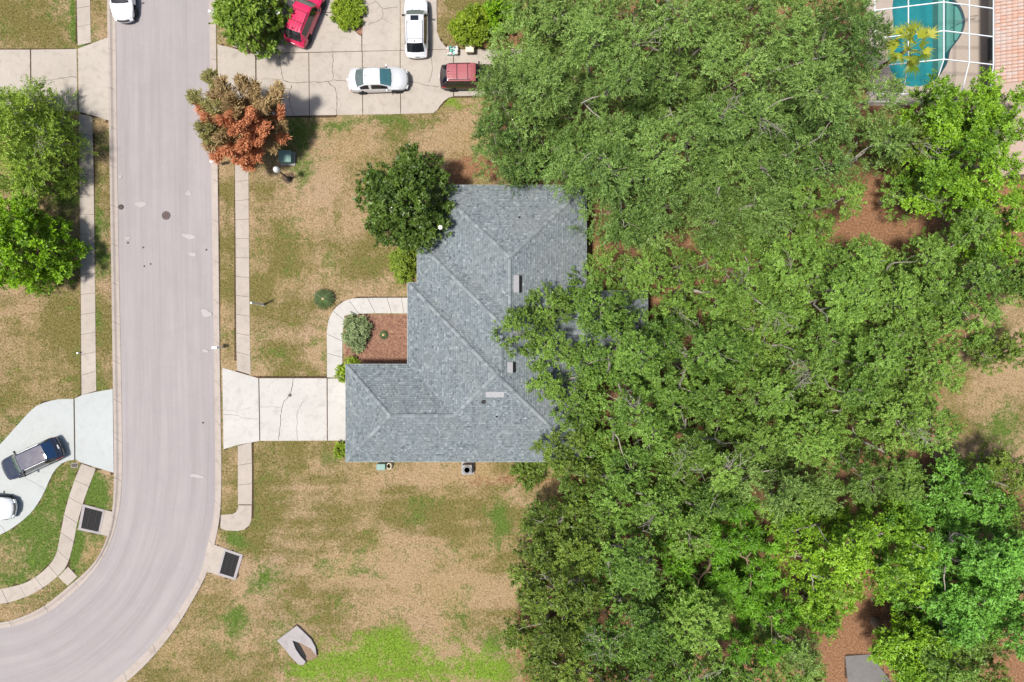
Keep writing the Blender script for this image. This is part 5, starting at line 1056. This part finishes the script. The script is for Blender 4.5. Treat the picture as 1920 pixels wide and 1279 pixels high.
    px, py, r, h, s_, lb, kw = a; kw['ry'] = kw.get('ry', r) * 1.08; kw['tint'] = kw.get('tint', 0) + 0.07 * math.sin(px * 1.7 + py * 0.9); make_tree(px, py, r * 1.08, h * (1 + 0.15 * math.sin(px * 0.31 + py * 0.57)), s_, lb, group=WOOD, **kw)
make_tree(48, 262, 88, 6.2, 'feather', 'feathery light green tree over the left driveway corner', ry=112, rot=0.0, bare=1, zf=0.5)
make_tree(42, 462, 86, 5.6, 'lime', 'dense lime green tree on the left lawn', ry=90, zf=0.5)
make_tree(762, 372, 90, 7.2, 'magnolia', 'dark glossy magnolia tree at the front house corner', ry=90, zf=0.6, flowers=5, name='magnolia_tree')
make_tree(468, 28, 62, 5.0, 'magbright', 'bright magnolia with white flowers by the neighbours driveway', ry=66, zf=0.55, flowers=8, name='magnolia_tree')
SH = 'garden shrubs'
def shrub(px, py, r, h, s_, label, **kw): return make_tree(px, py, r, h, s_, label, name='shrub', cat='shrub', depth=h * 0.7, zf=0.5, **kw)
shrub(653, 14, 28, 1.0, 'hedge', 'oval yellow green clipped shrub on the driveway island', ry=42)
shrub(884, 45, 40, 2.6, 'hedge', 'yellow green shrub above the cream lidded cart', ry=36)
shrub(935, 25, 35, 3.0, 'lime', 'vivid green shrub at the oak edge, picture top')
shrub(757, 494, 25, 1.8, 'shrub', 'mid green shrub below the magnolia against the house', ry=34)
shrub(668, 624, 25, 1.3, 'grey', 'grey green shrub in the mulch bed', ry=32)
shrub(641, 697, 7, 1.1, 'hedge', 'small bright shrub at the upper garage corner', ry=13); shrub(657, 681, 12, 0.9, 'hedge', 'small bright shrub at the bottom of the mulch bed', ry=6)
shrub(641, 845, 7, 1.1, 'hedge', 'small bright shrub at the lower garage corner', ry=13)
shrub(992, 888, 30, 2.4, 'oakdark', 'low green bush at the lower wall beside the wood', ry=20)

def rusty_tree():
    """half dead tree: long feathered branches, olive to the upper left, rust orange below"""
    g = np.random.default_rng(55); bx, by, _ = P(500, 250); root = empty('dying_tree', (bx, by, 0), label='half dead tree with rust orange and olive brown foliage by the street', cat='tree'); mb = MB(); o = np.array([bx, by, 0])
    limb(mb, (0, 0, -0.1), (-0.5, 0.3, 3.2), 0.20, 0.12, g, 5, 0.03, 8)
    OL = ((0.15, 0.10, 0.035), (0.52, 0.39, 0.19)); RU = ((0.28, 0.09, 0.034), (0.72, 0.33, 0.16)); GR = ((0.09, 0.10, 0.02), (0.38, 0.37, 0.13))
    br = [(390, 143, 5.6, 'GR'), (360, 180, 5.2, 'GR'), (415, 152, 5.6, 'OL'), (450, 150, 5.2, 'OL'), (478, 158, 4.8, 'OL'), (523, 163, 4.6, 'OL'), (375, 200, 4.6, 'RU'), (400, 175, 5.0, 'OL'), (430, 185, 5.4, 'OL'), (372, 240, 5.6, 'GR'), (385, 225, 5.2, 'RU'), (385, 258, 4.6, 'GR'), (390, 275, 4.2, 'OL'), (415, 225, 6.2, 'RU'), (440, 245, 6.6, 'RU'), (470, 220, 6.0, 'RU'), (500, 200, 5.0, 'OL'), (525, 210, 4.2, 'RU'), (533, 235, 3.6, 'OL'), (532, 260, 3.0, 'RU'), (515, 275, 3.2, 'OL'), (485, 265, 4.6, 'RU'), (455, 275, 5.0, 'RU'), (425, 285, 4.8, 'RU'), (450, 300, 4.0, 'RU'), (480, 298, 3.4, 'RU'), (410, 260, 5.6, 'OL'), (465, 312, 2.8, 'RU'), (500, 240, 5.2, 'RU'), (445, 210, 5.8, 'OL'), (520, 185, 4.2, 'OL'), (405, 297, 4.0, 'RU')]
    out = {'OL': [], 'RU': [], 'GR': []}; tn = {'OL': [], 'RU': [], 'GR': []}
    for (px, py, z, kd) in br:
        e = np.array(P(px, py, z)) - o; s0 = np.array([-0.45, 0.28, max(1.2, z - 2.6)]); pts = np.array(limb(mb, s0, e, 0.055, 0.012, g, 7, 0.05, 4, 0.1)); L = np.linalg.norm(e - s0)
        n = int(50 + 34 * L); t = 1 - g.random(n) ** 1.5 * 0.78; ii = np.clip(t * 7, 0, 6.999); i0 = ii.astype(int); f = (ii - i0)[:, None]; p = pts[i0] * (1 - f) + pts[i0 + 1] * f; ax = unit(pts[-1] - pts[2])
        lat = unit(np.cross(ax, [0, 0, 1.0])); sg = np.where(g.random(n) < 0.5, 1, -1)[:, None]; spread = (0.55 * (1.08 - t) + 0.10)[:, None]
        p = p + lat * sg * spread * g.random((n, 1)) * L * 0.34 + g.normal(0, 0.07, (n, 3))
        for q in range(7):
            d = unit(ax * 0.9 + lat * sg * 0.55 + 0.33 * g.normal(size=(n, 3))); up = unit(np.array([0, 0, 1.0]) + 0.5 * g.normal(size=(n, 3))); sd = unit(np.cross(d, up)); b = p + 0.10 * g.normal(size=(n, 3)); l = g.uniform(0.18, 0.42, (n, 1)); w_ = g.uniform(0.025, 0.05, (n, 1))
            out[kd].append(np.stack([b, b + d * l * 0.5 + sd * w_, b + d * l, b + d * l * 0.5 - sd * w_], 1)); tn[kd].append(np.clip(g.normal(0.5, 0.25, n), 0, 1))
    for kd, cc in (('OL', OL), ('RU', RU), ('GR', GR)):
        cr = leaf_obj('crown', np.concatenate(out[kd]), np.concatenate(tn[kd]), leaf_mat('leaf_dying_' + kd, cc[0], cc[1], 0.15, 0.7), root); cr['label'] = {'OL': 'olive brown wilting foliage', 'RU': 'rust orange dead foliage', 'GR': 'dull green living branch tips'}[kd]
    mb.build('trunk', M['bark_dark'], root, True)
rusty_tree()

def sago(px, py, r, label, n=46, h=0.9):
    x, y, _ = P(px, py); g = np.random.default_rng(int(px)); root = empty('sago_palm', (x, y, 0), label=label, cat='palm'); R_ = r * S; mat = leaf_mat('leaf_sago_%d' % px, (0.018, 0.045, 0.012), (0.09, 0.15, 0.03), 0.1, 0.4)
    MB().lathe([(0.14, 0), (0.17, h * 0.35), (0.12, h * 0.55), (0, h * 0.6)], sides=12).build('trunk', M['bark_brown'], root)
    lump(0.11, (0, 0, h * 0.62), 4).build('cone', plain('sago_heart', (0.5, 0.36, 0.2), 0.8), root, True)
    for i in range(n):
        a = i * 2.39996; el = 0.15 + 0.9 * (i / n); L = R_ * g.uniform(0.85, 1.05) * (1.0 - 0.3 * (i / n)); b = MB(); ca, sa = math.cos(a), math.sin(a); pts = []
        for q in range(9): t = q / 8; pts.append(np.array([ca * L * t, sa * L * t, h * 0.55 + math.sin(el) * L * t * (1.1 - t) - 0.25 * t * t]))
        b.tube([tuple(p) for p in pts], [0.014 - 0.001 * q for q in range(9)], 3, False)
        for q in range(22):
            t = 0.12 + 0.86 * q / 22; p = pts[int(t * 8)] * (1 - (t * 8) % 1) + pts[min(8, int(t * 8) + 1)] * ((t * 8) % 1); ll = 0.20 * R_ * math.sin(math.pi * min(1, t * 0.9 + 0.1)) + 0.03
            for s_ in (-1, 1):
                d = np.array([ca * 0.7 - s_ * sa, sa * 0.7 + s_ * ca, 0.25]); d /= np.linalg.norm(d); wv = np.array([ca, sa, 0]) * 0.016; b.add([tuple(p - wv), tuple(p + wv), tuple(p + d * ll)], [(0, 1, 2)])
        o = b.build('frond', mat, root); attr(o.data, 'tint', np.full(len(o.data.polygons), float(np.clip(g.normal(0.45, .25), 0, 1))), 'FACE')
sago(609, 561, 23, 'spiky dark green sago palm on the dry lawn'); sago(720, 628, 10, 'small sago palm in the mulch bed', 20, 0.5)
def fan_palm():
    hh = 8.6; cx, cy, _ = P(1703, 92, hh); root = empty('fan_palm', (cx, cy, 0), label='yellow green fan palm rising above the pool cage', cat='palm'); g = np.random.default_rng(9); mat = leaf_mat('leaf_fan_palm', (0.10, 0.19, 0.012), (0.50, 0.52, 0.05), 0.35, 0.5)
    MB().tube([(1.2 * (t - 1) ** 2 * -1, 0.3 * (t - 1) ** 2, hh * t) for t in np.linspace(0, 1, 10)], [0.19 - 0.06 * t for t in np.linspace(0, 1, 10)], 10).build('trunk', M['bark_brown'], root, True)
    for i in range(25):
        a = i * 2.39996 + g.normal(0, .2); el = 1.15 - 1.6 * (i / 25); L1 = g.uniform(0.55, 1.25); st = np.array([math.cos(a) * math.cos(el), math.sin(a) * math.cos(el), math.sin(el)]); b = MB(); p0 = np.array([0, 0, hh]); p1 = p0 + st * L1; b.tube([tuple(p0), tuple(p0 + st * L1 * 0.5 + np.array([0, 0, .05])), tuple(p1)], 0.02, 4, False)
        lat = np.cross(st, [0, 0, 1.0]); lat /= np.linalg.norm(lat); nr = np.cross(lat, st)
        for q in range(24):
            th = -0.95 + 1.9 * q / 23; d = st * math.cos(th) + lat * math.sin(th) - nr * 0.12 * abs(math.sin(th)); ll = g.uniform(0.6, 1.1) * (1 - 0.12 * abs(th)); wv = np.cross(d, nr); wv = wv / np.linalg.norm(wv) * 0.022; m_ = p1 + d * ll * 0.6; tip = p1 + d * ll + np.array([0, 0, -0.10 - 0.3 * g.random()])
            b.add([tuple(p1), tuple(m_ - wv), tuple(tip), tuple(m_ + wv)], [(0, 1, 2, 3)])
        o = b.build('frond', mat, root); attr(o.data, 'tint', np.full(len(o.data.polygons), float(np.clip(0.15 + 0.7 * (i % 5) / 4 + g.normal(0, .1), 0, 1))), 'FACE')
fan_palm()
